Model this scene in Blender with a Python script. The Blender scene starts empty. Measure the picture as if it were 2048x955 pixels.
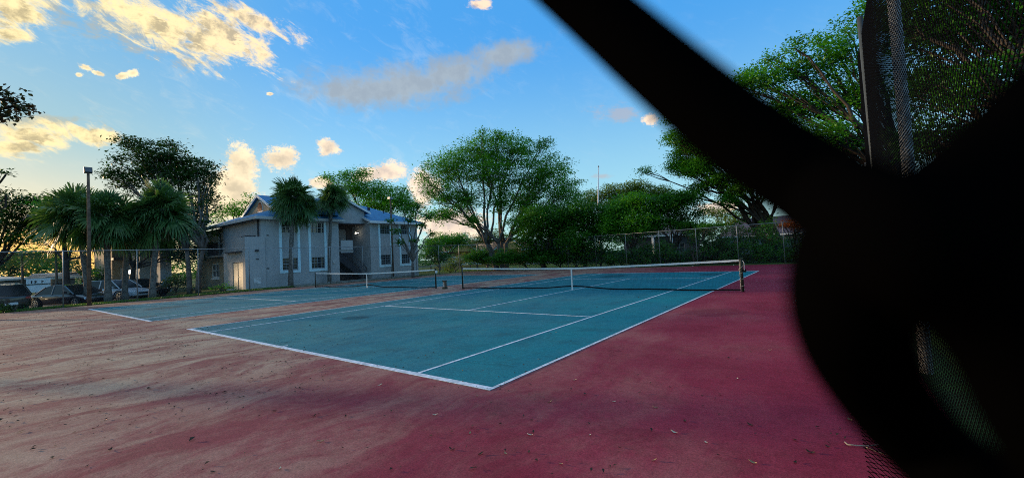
import bpy, math, random
import numpy as np
from math import sin, cos, tan, pi, radians, hypot, atan2, asin, degrees, sqrt
from mathutils import Vector, Matrix

# ------------------------------------------------------------------ camera
sc = bpy.context.scene
COL = sc.collection
CAM = np.array([14.2636, -3.774, 1.5721]); YAW, PITCH, ROLL, FPX = -.6478, .0401, -.0501, 836.66
_f = np.array([sin(YAW)*cos(PITCH), cos(YAW)*cos(PITCH), sin(PITCH)])
_r = np.array([cos(YAW), -sin(YAW), 0.0]); _u = np.cross(_r, _f)
_c, _s = cos(ROLL), sin(ROLL)
RT, UP, FW = _c*_r+_s*_u, -_s*_r+_c*_u, _f
cd = bpy.data.cameras.new('camera'); cam = bpy.data.objects.new('camera', cd); COL.objects.link(cam)
M = Matrix((RT, UP, -FW)).transposed().to_4x4(); M.translation = Vector(CAM); cam.matrix_world = M
cd.sensor_width = 36; cd.lens = 36*FPX/2048; cd.clip_start = .003; cd.clip_end = 4000
cd.dof.use_dof = True; cd.dof.focus_distance = 14; cd.dof.aperture_fstop = cd.lens/0.85
sc.camera = cam; sc.cycles.filter_width = 1.0; sc.cycles.use_denoising = False

def ray(px, py): return FW+RT*(px-1024)/FPX-UP*(py-477.5)/FPX
def at(px, py, h):                      # the point seen at photo pixel (px,py) at horizontal distance h
    d = ray(px, py); return CAM+d*h/hypot(d[0], d[1])
def azel(px, py):
    d = ray(px, py); return degrees(atan2(d[0], d[1])), degrees(atan2(d[2], hypot(d[0], d[1])))

# ------------------------------------------------------------------ view, world, sun
sc.view_settings.view_transform = 'Standard'; sc.view_settings.look = 'None'
sc.view_settings.exposure = 1.1; sc.view_settings.gamma = 1; sc.view_settings.use_curve_mapping = False
SUN_AZ, SUN_EL = radians(-110), radians(8)
W = bpy.data.worlds.new('World'); sc.world = W; W.use_nodes = True
class NT:
    def __init__(s, t): s.t = t
    def n(s, ty, **k):
        o = s.t.nodes.new(ty)
        for a, b in k.items(): setattr(o, a, b)
        return o
    def put(s, inp, v):
        if hasattr(v, 'is_output') or isinstance(v, bpy.types.NodeSocket): s.t.links.new(v, inp)
        else: inp.default_value = v
    def m(s, op, a, b=None, c=None, clamp=False):
        o = s.n('ShaderNodeMath', operation=op, use_clamp=clamp); s.put(o.inputs[0], a)
        if b is not None: s.put(o.inputs[1], b)
        if c is not None: s.put(o.inputs[2], c)
        return o.outputs[0]
    def mix(s, f, a, b, mode='MIX'):
        o = s.n('ShaderNodeMix', data_type='RGBA', blend_type=mode); s.put(o.inputs[0], f); s.put(o.inputs[6], a); s.put(o.inputs[7], b)
        return o.outputs[2]
    def noise(s, vec, scale, detail=4, rough=.55, dist=0):
        o = s.n('ShaderNodeTexNoise'); s.put(o.inputs['Vector'], vec); o.inputs['Scale'].default_value = scale
        o.inputs['Detail'].default_value = detail; o.inputs['Roughness'].default_value = rough; o.inputs['Distortion'].default_value = dist
        return o.outputs['Fac']
    def map(s, v, a, b, c=0., d=1., smooth=True):
        o = s.n('ShaderNodeMapRange', interpolation_type='SMOOTHSTEP' if smooth else 'LINEAR', clamp=True)
        s.put(o.inputs[0], v); s.put(o.inputs[1], a); s.put(o.inputs[2], b); s.put(o.inputs[3], c); s.put(o.inputs[4], d)
        return o.outputs[0]
    def comb(s, x, y, z=0.):
        o = s.n('ShaderNodeCombineXYZ'); s.put(o.inputs[0], x); s.put(o.inputs[1], y); s.put(o.inputs[2], z); return o.outputs[0]

def build_world():
    W.node_tree.nodes.clear(); t = NT(W.node_tree)
    sky = t.n('ShaderNodeTexSky', sky_type='NISHITA', sun_disc=False)
    sky.sun_elevation = SUN_EL; sky.sun_rotation = SUN_AZ; sky.altitude = 0; sky.air_density = 1.0; sky.dust_density = .35; sky.ozone_density = 2.2
    hs = t.n('ShaderNodeHueSaturation'); hs.inputs['Saturation'].default_value = 1.05; hs.inputs['Value'].default_value = 1.0
    t.put(hs.inputs['Color'], sky.outputs[0])
    g = t.n('ShaderNodeTexCoord').outputs['Generated']
    sp = t.n('ShaderNodeSeparateXYZ'); t.put(sp.inputs[0], g)
    x, y, z = sp.outputs
    D = 180/pi
    az = t.m('MULTIPLY', t.m('ARCTAN2', x, y), D)
    el = t.m('MULTIPLY', t.m('ARCSINE', z), D)
    uv = t.comb(az, el)
    # gnomonic-ish stretch: high wispy cloud is streaked
    n1 = t.noise(uv, .17, 6, .6); n2 = t.noise(uv, .45, 5, .62); n3 = t.noise(t.comb(t.m('MULTIPLY', az, .6), t.m('MULTIPLY', el, 1.5)), 1.1, 7, .7, .6)
    warp = t.m('ADD', t.m('MULTIPLY', t.m('SUBTRACT', n1, .5), 1.5), t.m('MULTIPLY', t.m('SUBTRACT', n2, .5), 1.5))
    warp = t.m('ADD', warp, t.m('MULTIPLY', t.m('SUBTRACT', n3, .5), 1.5))
    def cloud(px, py, rx, ry, rot=0):
        """an ellipse round the direction seen at (px,py); rx, ry in photo pixels -> degrees"""
        a0, e0 = azel(px, py); a1, e1 = azel(px+rx*cos(radians(rot)), py-rx*sin(radians(rot)))
        a2, e2 = azel(px+ry*sin(radians(rot)), py+ry*cos(radians(rot)))
        A = t.m('SUBTRACT', az, a0); E = t.m('SUBTRACT', el, e0)
        # solve [A,E] = u*(a1-a0,e1-e0)+v*(a2-a0,e2-e0)
        p, q, r, s_ = a1-a0, e1-e0, a2-a0, e2-e0; det = p*s_-q*r
        U = t.m('ADD', t.m('MULTIPLY', A, s_/det), t.m('MULTIPLY', E, -r/det))
        V = t.m('ADD', t.m('MULTIPLY', A, -q/det), t.m('MULTIPLY', E, p/det))
        return t.m('SUBTRACT', 1, t.m('SQRT', t.m('ADD', t.m('MULTIPLY', U, U), t.m('MULTIPLY', V, V))))
    def union(lst):
        o = lst[0]
        for c in lst[1:]: o = t.m('MAXIMUM', o, c)
        return o
    lit = union([cloud(*c) for c in [
        (330, 55, 190, 55, -22), (455, 75, 110, 40, -38), (500, 40, 110, 26, -20), (520, 100, 50, 30, -50), (30, 20, 90, 60, 20), (20, 70, 60, 26, 0),
        
        (75, 275, 110, 38, -4), (180, 268, 60, 26, -10), (20, 295, 60, 22, 0),
        (958, 10, 34, 12, 0)]])
    cum = union([cloud(*c) for c in [
        (483, 335, 44, 50, 0), (468, 378, 60, 56, 0), (440, 410, 70, 36, 0), (562, 318, 46, 32, 10), (658, 293, 34, 18, -20), (655, 300, 22, 12, 30), (765, 345, 55, 26, 5), (850, 375, 40, 42, 0),
        (480, 412, 110, 36, 0), (740, 352, 40, 18, 0), (905, 450, 90, 38, 0), (640, 365, 26, 12, 0), (172, 135, 22, 8, -20), (196, 146, 20, 6, -15), (245, 152, 16, 8, 10), (266, 146, 15, 9, 12), (540, 188, 8, 4, 0), (158, 150, 12, 6, 0), (1435, 414, 58, 16, 5), (1300, 240, 20, 14, 0)]])
    wsoft = t.m('MULTIPLY', t.m('SUBTRACT', n2, .5), 1.1)
    grey = union([cloud(*c) for c in [
        (790, 175, 190, 52, 4), (720, 185, 130, 36, 0), (900, 150, 130, 44, 14), (1010, 108, 95, 30, 12)]])
    grey2 = union([cloud(*c) for c in [(40, 245, 150, 22, 2), (1205, 352, 34, 9, 6), (1240, 228, 60, 26, 0), (280, 60, 240, 60, -15), (430, 440, 60, 30, 0)]])
    low = union([cloud(*c) for c in [(60, 500, 260, 55, 0), (215, 520, 90, 45, 0)]])
    wl = t.m('MULTIPLY', warp, 1.35)
    a_lit = t.map(t.m('ADD', lit, wl), .12, .40)
    sh_l = t.map(t.m('ADD', lit, t.m('MULTIPLY', warp, 2.2)), .25, 1.0)
    a_cum = t.map(t.m('ADD', cum, t.m('MULTIPLY', warp, .75)), -.02, .36)
    a_gr = t.m('MULTIPLY', t.map(t.m('ADD', t.m('ADD', grey, wsoft), t.m('MULTIPLY', warp, .25)), -.1, .75), .9)
    a_g2 = t.m('MULTIPLY', t.map(t.m('ADD', grey2, t.m('MULTIPLY', warp, 1.0)), .1, .8), .55)
    a_lo = t.m('MULTIPLY', t.map(t.m('ADD', low, t.m('MULTIPLY', warp, .8)), .0, .6), .75)
    # warmth grows towards the low sun at the left
    warmth = t.map(az, -48, -84)
    K = 1/ (2**0.9)
    def c(r, g_, b): return (r*K, g_*K, b*K, 1)
    litc = t.mix(warmth, c(1.0, .76, .56), c(1.05, .86, .46))
    shade = t.mix(warmth, c(.48, .42, .42), c(.52, .44, .26))
    ca, sa = cos(radians(-24)), sin(radians(-24))
    ur = t.m('ADD', t.m('MULTIPLY', az, ca), t.m('MULTIPLY', el, sa)); vr = t.m('SUBTRACT', t.m('MULTIPLY', el, ca), t.m('MULTIPLY', az, sa))
    nw = t.noise(t.comb(t.m('MULTIPLY', ur, .30), t.m('MULTIPLY', vr, .75)), 1.0, 9, .68, .8)
    nf = t.noise(uv, 2.4, 5, .7, .4)
    wl = t.m('ADD', t.m('MULTIPLY', warp, .55), t.m('ADD', t.m('MULTIPLY', t.m('SUBTRACT', nw, .5), 2.6), t.m('MULTIPLY', t.m('SUBTRACT', nf, .5), .35)))
    a_lit = t.map(t.m('ADD', lit, wl), -.02, .72)
    veil = t.m('MULTIPLY', t.map(t.m('ADD', nw, t.m('MULTIPLY', t.m('SUBTRACT', n1, .5), .8)), .48, .85), t.map(az, -20, -60, .05, .2))
    a_cum = t.map(t.m('ADD', cum, t.m('ADD', t.m('MULTIPLY', warp, .6), t.m('ADD', t.m('MULTIPLY', t.m('SUBTRACT', nf, .5), 1.0), t.m('MULTIPLY', t.m('SUBTRACT', t.noise(uv, 6, 4, .65), .5), .6)))), -.02, .48)
    n4 = t.noise(t.comb(t.m('ADD', az, 1.6), t.m('SUBTRACT', el, 1.2)), .55, 5, .6)
    tone = t.map(t.m('SUBTRACT', n4, t.m('MULTIPLY', t.m('SUBTRACT', n2, .5), .9)), .36, .62)
    ccol = t.mix(tone, litc, shade)
    # base sky: push towards the photograph's azure to straw ramp, still keeping the Nishita light
    ramp_h = t.map(el, 0, 30)
    blue = t.mix(ramp_h, c(.42, .78, .86), c(.06, .385, .92))
    warmh = t.mix(t.map(el, 1, 15), c(1.0, .62, .20), c(.34, .50, .46))
    warmh = t.mix(t.map(el, 10, 26), warmh, c(.16, .45, .72))
    tint = t.mix(t.map(az, -56, -88), blue, warmh); tint = t.mix(t.map(el, 34, 60), tint, c(.55, .72, .95))  # sky high above the view brightened as added fill for the courts
    bg1 = t.n('ShaderNodeBackground'); t.put(bg1.inputs[0], hs.outputs[0]); bg1.inputs[1].default_value = .10
    base = t.mix(.72, t.mix(1.0, hs.outputs[0], (.10, .10, .10, 1), 'MULTIPLY'), tint)
    # thin veil and grey clouds over the base sky
    base = t.mix(veil, base, t.mix(warmth, c(.75, .78, .78), c(.85, .80, .62))); base = t.mix(a_g2, base, shade); base = t.mix(a_gr, base, t.mix(t.map(n2, .4, .62), c(.37, .43, .48), c(.33, .385, .44))); 
    base = t.mix(a_lo, base, c(1.15, .62, .13))
    base = t.mix(a_lit, base, t.mix(sh_l, litc, t.mix(tone, litc, shade)))
    base = t.mix(a_cum, base, t.mix(t.m('MULTIPLY', t.m('ADD', tone, t.map(cum, .35, 1.0)), .38), t.mix(.35, litc, c(1.1, .95, .75)), shade))
    bg = t.n('ShaderNodeBackground'); t.put(bg.inputs[0], base); bg.inputs[1].default_value = 1.0
    out = t.n('ShaderNodeOutputWorld'); t.put(out.inputs[0], bg.outputs[0])
build_world()
W.cycles.sampling_method = 'MANUAL'; W.cycles.sample_map_resolution = 512

sl = bpy.data.lights.new('sun', 'SUN'); sl.energy = 2.4; sl.angle = radians(3); sl.color = (1, .70, .42)
so = bpy.data.objects.new('sun', sl); COL.objects.link(so)
sdir = Vector((sin(SUN_AZ)*cos(SUN_EL), cos(SUN_AZ)*cos(SUN_EL), sin(SUN_EL)))
so.rotation_euler = sdir.to_track_quat('Z', 'Y').to_euler()

# ------------------------------------------------------------------ helpers
def tag(o, label=None, cat=None, group=None, kind=None):
    if label: o['label'] = label
    if cat: o['category'] = cat
    if group: o['group'] = group
    if kind: o['kind'] = kind
    return o
def thing(name, loc, label, cat, group=None, rz=0):
    o = bpy.data.objects.new(name, None); COL.objects.link(o); o.location = loc; o.rotation_euler = (0, 0, rz); o.empty_display_size = .3
    return tag(o, label, cat, group)
class MB:
    def __init__(s): s.v = []; s.f = []
    def quad(s, *pts):
        n = len(s.v); s.v += [tuple(p) for p in pts]; s.f.append(tuple(range(n, n+len(pts)))); return s
    def box(s, x0, y0, z0, x1, y1, z1):
        n = len(s.v)
        s.v += [(x0, y0, z0), (x1, y0, z0), (x1, y1, z0), (x0, y1, z0), (x0, y0, z1), (x1, y0, z1), (x1, y1, z1), (x0, y1, z1)]
        s.f += [tuple(n+i for i in q) for q in ((0, 3, 2, 1), (4, 5, 6, 7), (0, 1, 5, 4), (1, 2, 6, 5), (2, 3, 7, 6), (3, 0, 4, 7))]; return s
    def hull8(s, p):
        n = len(s.v); s.v += [tuple(q) for q in p]
        s.f += [tuple(n+i for i in q) for q in ((0, 3, 2, 1), (4, 5, 6, 7), (0, 1, 5, 4), (1, 2, 6, 5), (2, 3, 7, 6), (3, 0, 4, 7))]; return s
    def prism(s, poly, t):
        """polygon (3D points) extruded along vector t"""
        n = len(s.v); k = len(poly); s.v += [tuple(p) for p in poly]+[tuple(np.add(p, t)) for p in poly]
        s.f.append(tuple(n+i for i in range(k))[::-1]); s.f.append(tuple(n+k+i for i in range(k)))
        for i in range(k): j = (i+1) % k; s.f.append((n+i, n+j, n+k+j, n+k+i))
        return s
    def tube(s, pts, rad, sides=6, cap=True):
        pts = [np.array(p, float) for p in pts]
        if not hasattr(rad, '__len__'): rad = [rad]*len(pts)
        n0 = len(s.v); prev = None
        for i, p in enumerate(pts):
            d = pts[min(i+1, len(pts)-1)]-pts[max(i-1, 0)]; d = d/(np.linalg.norm(d)+1e-9)
            if prev is None:
                a = np.cross(d, (0, 0, 1.0)); a = a if np.linalg.norm(a) > .1 else np.cross(d, (1.0, 0, 0))
            else: a = prev-d*(prev@d)
            a = a/(np.linalg.norm(a)+1e-9); b = np.cross(d, a); prev = a
            for k in range(sides):
                th = 2*pi*k/sides; s.v.append(tuple(p+rad[i]*(cos(th)*a+sin(th)*b)))
        for i in range(len(pts)-1):
            for k in range(sides):
                a0 = n0+i*sides+k; a1 = n0+i*sides+(k+1) % sides; s.f.append((a0, a1, a1+sides, a0+sides))
        if cap: s.f.append(tuple(range(n0, n0+sides))[::-1]); m = n0+(len(pts)-1)*sides; s.f.append(tuple(range(m, m+sides)))
        return s
    def build(s, name, mat, parent=None, smooth=False, loc=None):
        me = bpy.data.meshes.new(name); v = np.array(s.v, dtype=np.float64)
        if loc is not None: v = v-np.array(loc)
        me.from_pydata(v.tolist(), [], s.f); me.update()
        if smooth: me.polygons.foreach_set('use_smooth', [True]*len(me.polygons))
        me.materials.append(mat)
        o = bpy.data.objects.new(name, me); COL.objects.link(o)
        if parent: o.parent = parent
        if loc is not None: o.location = loc
        return o
def fastmesh(name, V, F, mat, parent=None):
    """V (N,3) array, F (M,k) array of equal polygons"""
    me = bpy.data.meshes.new(name); k = F.shape[1]
    me.vertices.add(len(V)); me.vertices.foreach_set('co', V.astype(np.float32).ravel())
    me.loops.add(F.size); me.loops.foreach_set('vertex_index', F.astype(np.int32).ravel())
    me.polygons.add(len(F)); me.polygons.foreach_set('loop_start', np.arange(0, F.size, k, dtype=np.int32))
    try: me.polygons.foreach_set('loop_total', np.full(len(F), k, dtype=np.int32))
    except Exception: pass
    me.update(calc_edges=True); me.validate(); me.materials.append(mat)
    o = bpy.data.objects.new(name, me); COL.objects.link(o)
    if parent: o.parent = parent
    return o
def copy_tree(o, parent=None):
    c = o.copy(); COL.objects.link(c)
    if parent: c.parent = parent
    for ch in [k for k in o.children]: copy_tree(ch, c)
    return c

# ------------------------------------------------------------------ materials
def mat(name, col, rough=.8, spec=.3, metal=0, var=.15, vscale=6, bump=0, bscale=40, col2=None, coat=0, emit=None):
    m = bpy.data.materials.new(name); m.use_nodes = True; t = NT(m.node_tree); b = m.node_tree.nodes['Principled BSDF']
    oc = t.n('ShaderNodeTexCoord').outputs['Object']
    if col2 is None: col2 = tuple(c*(1-var*2) for c in col)
    f = t.map(t.noise(oc, vscale, 5, .6), .35, .65)
    t.put(b.inputs['Base Color'], t.mix(f, (*col, 1), (*col2, 1)))
    b.inputs['Roughness'].default_value = rough; b.inputs['Specular IOR Level'].default_value = spec; b.inputs['Metallic'].default_value = metal
    b.inputs['Coat Weight'].default_value = coat
    if bump:
        bp = t.n('ShaderNodeBump'); bp.inputs['Strength'].default_value = bump; bp.inputs['Distance'].default_value = .02
        t.put(bp.inputs['Height'], t.noise(oc, bscale, 4, .6)); t.put(b.inputs['Normal'], bp.outputs[0])
    if emit: b.inputs['Emission Color'].default_value = (*emit[:3], 1); b.inputs['Emission Strength'].default_value = emit[3]
    return m
def leafmat(name, c1, c2, c3, tr=.35):
    m = bpy.data.materials.new(name); m.use_nodes = True; t = NT(m.node_tree); nt = m.node_tree; b = nt.nodes['Principled BSDF']
    oc = t.n('ShaderNodeTexCoord').outputs['Object']
    a = t.map(t.noise(oc, .75, 4, .65), .40, .60); w = t.noise(oc, 5., 2, .6)
    col = t.mix(a, (*c1, 1), (*c2, 1)); col = t.mix(t.map(w, .45, .7), col, (*c3, 1))
    t.put(b.inputs['Base Color'], col); b.inputs['Roughness'].default_value = .45; b.inputs['Specular IOR Level'].default_value = .35
    tl = t.n('ShaderNodeBsdfTranslucent'); t.put(tl.inputs[0], t.mix(1, col, (1.2, 1.25, .5, 1), 'MULTIPLY'))
    mx = t.n('ShaderNodeMixShader'); mx.inputs[0].default_value = tr; t.put(mx.inputs[1], b.outputs[0]); t.put(mx.inputs[2], tl.outputs[0])
    t.put(nt.nodes['Material Output'].inputs[0], mx.outputs[0]); return m

L_FICUS = leafmat('ficus leaves', (.03, .14, .010), (.07, .29, .018), (.12, .34, .03), .45)
L_DARK = leafmat('dark leaves', (.014, .048, .008), (.024, .075, .010), (.045, .11, .016), .28)
L_MID = leafmat('mid green leaves', (.035, .18, .012), (.07, .28, .018), (.12, .34, .03), .45)
L_YEL = leafmat('yellow green leaves', (.07, .13, .015), (.12, .19, .02), (.16, .22, .03), .45)
L_HEDGE = leafmat('hedge leaves', (.018, .10, .008), (.038, .17, .012), (.075, .23, .022), .38)
L_ORANGE = leafmat('orange blossoms', (.55, .13, .015), (.40, .08, .01), (.6, .2, .03), .4)
L_PALM = leafmat('palm fronds', (.03, .09, .026), (.065, .15, .042), (.12, .21, .07), .28)
L_DEAD = leafmat('dead palm fronds', (.12, .085, .05), (.16, .12, .07), (.2, .15, .09), .1)
L_RED = leafmat('reddish dark leaves', (.05, .015, .012), (.02, .035, .012), (.06, .03, .015), .3)
BARK = mat('grey bark', (.16, .14, .12), .9, .2, var=.25, vscale=3, bump=.6, bscale=14)
BARK_D = mat('dark bark', (.06, .048, .04), .9, .2, var=.25, vscale=3, bump=.6, bscale=14)
PALMBARK = mat('palm bark', (.20, .18, .16), .9, .15, var=.3, vscale=9, bump=.9, bscale=22)
STUCCO = mat('grey stucco', (.43, .43, .435), .92, .15, var=.06, vscale=1.0, bump=.12, bscale=60)
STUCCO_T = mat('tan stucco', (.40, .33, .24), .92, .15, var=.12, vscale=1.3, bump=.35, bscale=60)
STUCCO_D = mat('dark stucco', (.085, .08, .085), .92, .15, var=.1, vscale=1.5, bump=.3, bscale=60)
TRIM = mat('white painted trim', (.74, .76, .78), .6, .3, var=.04, vscale=5)
SKYTRIM = mat('sky tinted white trim', (.66, .88, .96), .6, .3, var=.04, vscale=5)  # white trim with the sky's blue reflection put into its colour
WINF = mat('window frame metal', (.30, .33, .36), .5, .4, var=.05)
FASCIA = mat('fascia boards', (.50, .50, .50), .6, .3, var=.06, vscale=4)
GLASS = mat('window glass', (.02, .025, .03), .06, .8, var=.1)
DARKIN = mat('dark interior', (.012, .012, .014), .9, .1)
DOORM = mat('cream door paint', (.62, .56, .42), .6, .3, var=.12, vscale=3)
STEELG = mat('galvanised steel', (.34, .35, .36), .5, .5, metal=.5, var=.15, vscale=8)
DARKMET = mat('dark green metal', (.02, .035, .025), .5, .4, var=.2, vscale=9)
DARKSTEEL = mat('dark stair metal', (.03, .028, .035), .6, .3, var=.1)
BLACKVINYL = mat('black vinyl wire', (.0025, .0025, .003), .9, .05, var=.0)
NEARW = mat('matte black wire', (.0009, .0009, .001), 1.0, 0.0, var=0)
WIREG = mat('grey fence wire', (.17, .18, .19), .6, .3, var=.1)
NETCORD = mat('black net cord', (.012, .012, .014), .9, .1)
WHITETAPE = mat('white net tape', (.72, .76, .76), .8, .2, var=.08, vscale=5)
ROPE = mat('tan rope', (.5, .46, .36), .9, .1)
POLEW = mat('weathered wood pole', (.17, .115, .08), .9, .15, var=.25, vscale=4, bump=.5, bscale=25)
CONC = mat('concrete kerb', (.30, .29, .27), .9, .2, var=.15, vscale=3, bump=.4)
ASPH = mat('asphalt', (.055, .055, .058), .85, .3, var=.2, vscale=1.2, bump=.3)
RUBBER = mat('tyre rubber', (.015, .015, .016), .85, .2)
RIM = mat('alloy rim', (.45, .46, .48), .3, .6, metal=.8, var=.05)
CARGLASS = mat('car glass', (.01, .013, .014), .12, .35, var=0)
HEADL = mat('headlight lens', (.6, .62, .65), .1, .8, var=.05)
TAILL = mat('tail light lens', (.35, .02, .02), .2, .7, var=.05)
CHROME = mat('chrome strip', (.6, .6, .62), .15, .8, metal=.9, var=.02)
def shingle(name, a, b):
    m = bpy.data.materials.new(name); m.use_nodes = True; t = NT(m.node_tree); p = m.node_tree.nodes['Principled BSDF']
    oc = t.n('ShaderNodeTexCoord').outputs['Object']
    br = t.n('ShaderNodeTexBrick'); mp = t.n('ShaderNodeMapping'); mp.inputs['Rotation'].default_value = (0, 0, pi/2); t.put(mp.inputs[0], oc); t.put(br.inputs['Vector'], mp.outputs[0])
    br.inputs['Scale'].default_value = 1.; br.inputs['Brick Width'].default_value = .3; br.inputs['Row Height'].default_value = .14; br.inputs['Mortar Size'].default_value = .008
    br.inputs['Color1'].default_value = (*a, 1); br.inputs['Color2'].default_value = (*b, 1); br.inputs['Mortar'].default_value = (a[0]*.4, a[1]*.4, a[2]*.4, 1)
    t.put(p.inputs['Base Color'], t.mix(t.map(t.noise(oc, 1.2, 4), .35, .7, 0, .35), br.outputs[0], (a[0]*.5, a[1]*.5, a[2]*.5, 1)))
    p.inputs['Roughness'].default_value = .7; return m
SHING = shingle('sky tinted grey shingles', (.018, .18, .38), (.03, .23, .46))  # grey shingles; blue of the reflected sky is mixed into their colour
SHING_O = shingle('orange tan shingles', (.42, .17, .06), (.5, .22, .09))
SHING_G = shingle('dark grey shingles', (.10, .09, .09), (.13, .12, .12))

STAINS = ((-10.0, 1.9, .8, .9), (-10.9, 3.6, .5, .5), (-6.0, .2, .5, .5), (-1.95, 5.2, .35, .9), (3.5, 20.6, .8, 1.3), (3.2, 3.2, .5, .35), (9.0, 21.2, .7, 1.1))
def court_mat(name, base, alt, dust, wear):
    """painted acrylic surface: mottled paint, blown dust lying in long streaks, dark dried puddle marks"""
    m = bpy.data.materials.new(name); m.use_nodes = True; t = NT(m.node_tree); p = m.node_tree.nodes['Principled BSDF']
    oc = t.n('ShaderNodeTexCoord').outputs['Object']; sp = t.n('ShaderNodeSeparateXYZ'); t.put(sp.inputs[0], oc); x, y, z = sp.outputs
    big = t.noise(oc, .35, 4, .6); mid = t.noise(oc, 1.6, 5, .65); fine = t.noise(oc, 55, 3, .7)
    col = t.mix(t.map(big, .35, .65), (*base, 1), (*alt, 1))
    col = t.mix(t.m('MULTIPLY', t.map(mid, .46, .70), .5), col, tuple(c*.55 for c in base)+(1,))
    # streaks along a direction across the court
    wob = t.m('MULTIPLY', t.m('SUBTRACT', t.noise(oc, .5, 3), .5), 1.6)
    st = t.noise(t.comb(t.m('MULTIPLY', t.m('ADD', x, wob), 1.5), t.m('MULTIPLY', y, .40)), 1.0, 7, .72, .6)
    st2 = t.noise(t.comb(t.m('MULTIPLY', t.m('ADD', x, wob), .8), t.m('MULTIPLY', y, .5)), 1.0, 7, .7, .3)
    st = t.m('ADD', t.m('MULTIPLY', st, .6), t.m('MULTIPLY', st2, .4))
    dirty = t.map(t.m('ADD', t.m('ADD', x, t.m('MULTIPLY', y, .25)), t.m('MULTIPLY', t.m('SUBTRACT', big, .5), 10)), 15.5, 3)
    rid = t.map(t.m('ADD', st, t.m('MULTIPLY', t.m('SUBTRACT', t.noise(oc, 5, 5, .75), .5), .22)), .40, .60)
    dm = t.m('MULTIPLY', t.m('ADD', t.m('MULTIPLY', rid, .24), .66), dirty)
    dm = t.m('MULTIPLY', dm, wear)
    dcol = t.mix(rid, tuple(c*k for c, k in zip(dust, (.45, .33, .38)))+(1,), (*dust, 1))
    col = t.mix(dm, col, dcol)
    spots_ = None
    for (cx_, cy_, ax_, ay_) in STAINS:
        dd = t.m('SQRT', t.m('ADD', t.m('POWER', t.m('DIVIDE', t.m('SUBTRACT', x, cx_), ax_), 2), t.m('POWER', t.m('DIVIDE', t.m('SUBTRACT', y, cy_), ay_), 2)))
        e_ = t.map(t.m('ADD', dd, t.m('MULTIPLY', t.m('SUBTRACT', mid, .5), 1.4)), 1.05, .85)
        spots_ = e_ if spots_ is None else t.m('MAXIMUM', spots_, e_)
    col = t.mix(t.m('MULTIPLY', spots_, .6), col, tuple(c*.3 for c in base)+(1,))
    spk = t.n('ShaderNodeTexVoronoi'); spk.inputs['Scale'].default_value = 3.2; t.put(spk.inputs['Vector'], oc)
    g2 = t.noise(oc, 14, 5, .75); gr = t.m('MULTIPLY', t.map(fine, .3, .7, .68, 1.25, False), t.map(g2, .3, .7, .78, 1.15, False))
    col = t.mix(1, col, t.comb(gr, gr, gr), 'MULTIPLY')
    # hairline cracks, wandering and broken
    cv = t.n('ShaderNodeTexVoronoi', feature='DISTANCE_TO_EDGE'); cv.inputs['Scale'].default_value = .21
    va = t.n('ShaderNodeVectorMath', operation='ADD'); t.put(va.inputs[0], oc); t.put(va.inputs[1], t.comb(t.m('MULTIPLY', t.m('SUBTRACT', mid, .5), 1.4), t.m('MULTIPLY', t.m('SUBTRACT', g2, .5), .5))); t.put(cv.inputs['Vector'], va.outputs[0])
    crk = t.m('MULTIPLY', t.map(cv.outputs['Distance'], .0035, .0012), t.map(big, .46, .56))
    col = t.mix(t.m('MULTIPLY', crk, .55), col, tuple(c*.25 for c in base)+(1,))
    # round dark marks where rain stood
    pv = t.n('ShaderNodeTexVoronoi'); pv.inputs['Scale'].default_value = .16; t.put(pv.inputs['Vector'], oc)
    ring = t.map(t.m('ADD', pv.outputs['Distance'], t.m('MULTIPLY', t.m('SUBTRACT', mid, .5), .3)), .13, .09)
    col = t.mix(t.m('MULTIPLY', ring, .45), col, tuple(c*.35 for c in base)+(1,))
    t.put(p.inputs['Base Color'], col)
    t.put(p.inputs['Roughness'], t.map(mid, .3, .7, .72, .92, False)); p.inputs['Specular IOR Level'].default_value = .14
    bp = t.n('ShaderNodeBump'); bp.inputs['Strength'].default_value = .25; bp.inputs['Distance'].default_value = .006
    t.put(bp.inputs['Height'], fine); t.put(p.inputs['Normal'], bp.outputs[0]); return m
RED = court_mat('red court paint', (.30, .021, .052), (.235, .016, .040), (.42, .325, .225), 1.0)
BLUE = court_mat('blue green court paint', (.003, .165, .225), (.003, .19, .23), (.12, .24, .20), .40)
def line_mat():
    m = mat('white line paint', (.72, .77, .84), .8, .2, vscale=11, col2=(.42, .46, .50)); return m
LINE = line_mat()
GRASSG = mat('grass ground', (.055, .11, .018), .95, .1, var=.2, vscale=.8, bump=.8, bscale=12, col2=(.035, .06, .018))
GRASSB = leafmat('grass blades', (.06, .14, .02), (.09, .19, .025), (.14, .22, .04), .3)

# ------------------------------------------------------------------ terrain and surfaces
def sstep(a, b, x):
    x = min(1, max(0, (x-a)/(b-a))); return x*x*(3-2*x)
def gz(x, y):
    lot = sstep(-20.0, -22.5, x)*sstep(10, 6.5, y)*sstep(-70, -60, x)*sstep(-60, -50, y)
    inside = 1 if (-18.75 < x < 15.4 and -9.9 < y < 32.1) else 0
    return -.02-.30*lot-.06*inside
xs = [-2600, -900, -300, -150]+[-90+3*i for i in range(22)]+[-26+.5*i for i in range(15)]+[-18.72, -12, 0, 8, 15.3, 15.6, 20, 30, 60, 150, 500, 2600]
ys = [-2600, -700, -150, -60, -50, -30, -15, -10, -9.8]+[-8+1*i for i in range(20)]+[14, 20, 26, 32.05, 32.3, 36, 45, 60, 100, 200, 600, 2600]
xs.sort(); ys.sort()
V = np.array([(x, y, gz(x, y)) for y in ys for x in xs]); nx = len(xs)
F = np.array([(j*nx+i, j*nx+i+1, (j+1)*nx+i+1, (j+1)*nx+i) for j in range(len(ys)-1) for i in range(nx-1)])
g = fastmesh('ground', V, F, GRASSG); tag(g, 'green and brown grassy ground around the courts and buildings', 'ground', kind='structure')
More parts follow.
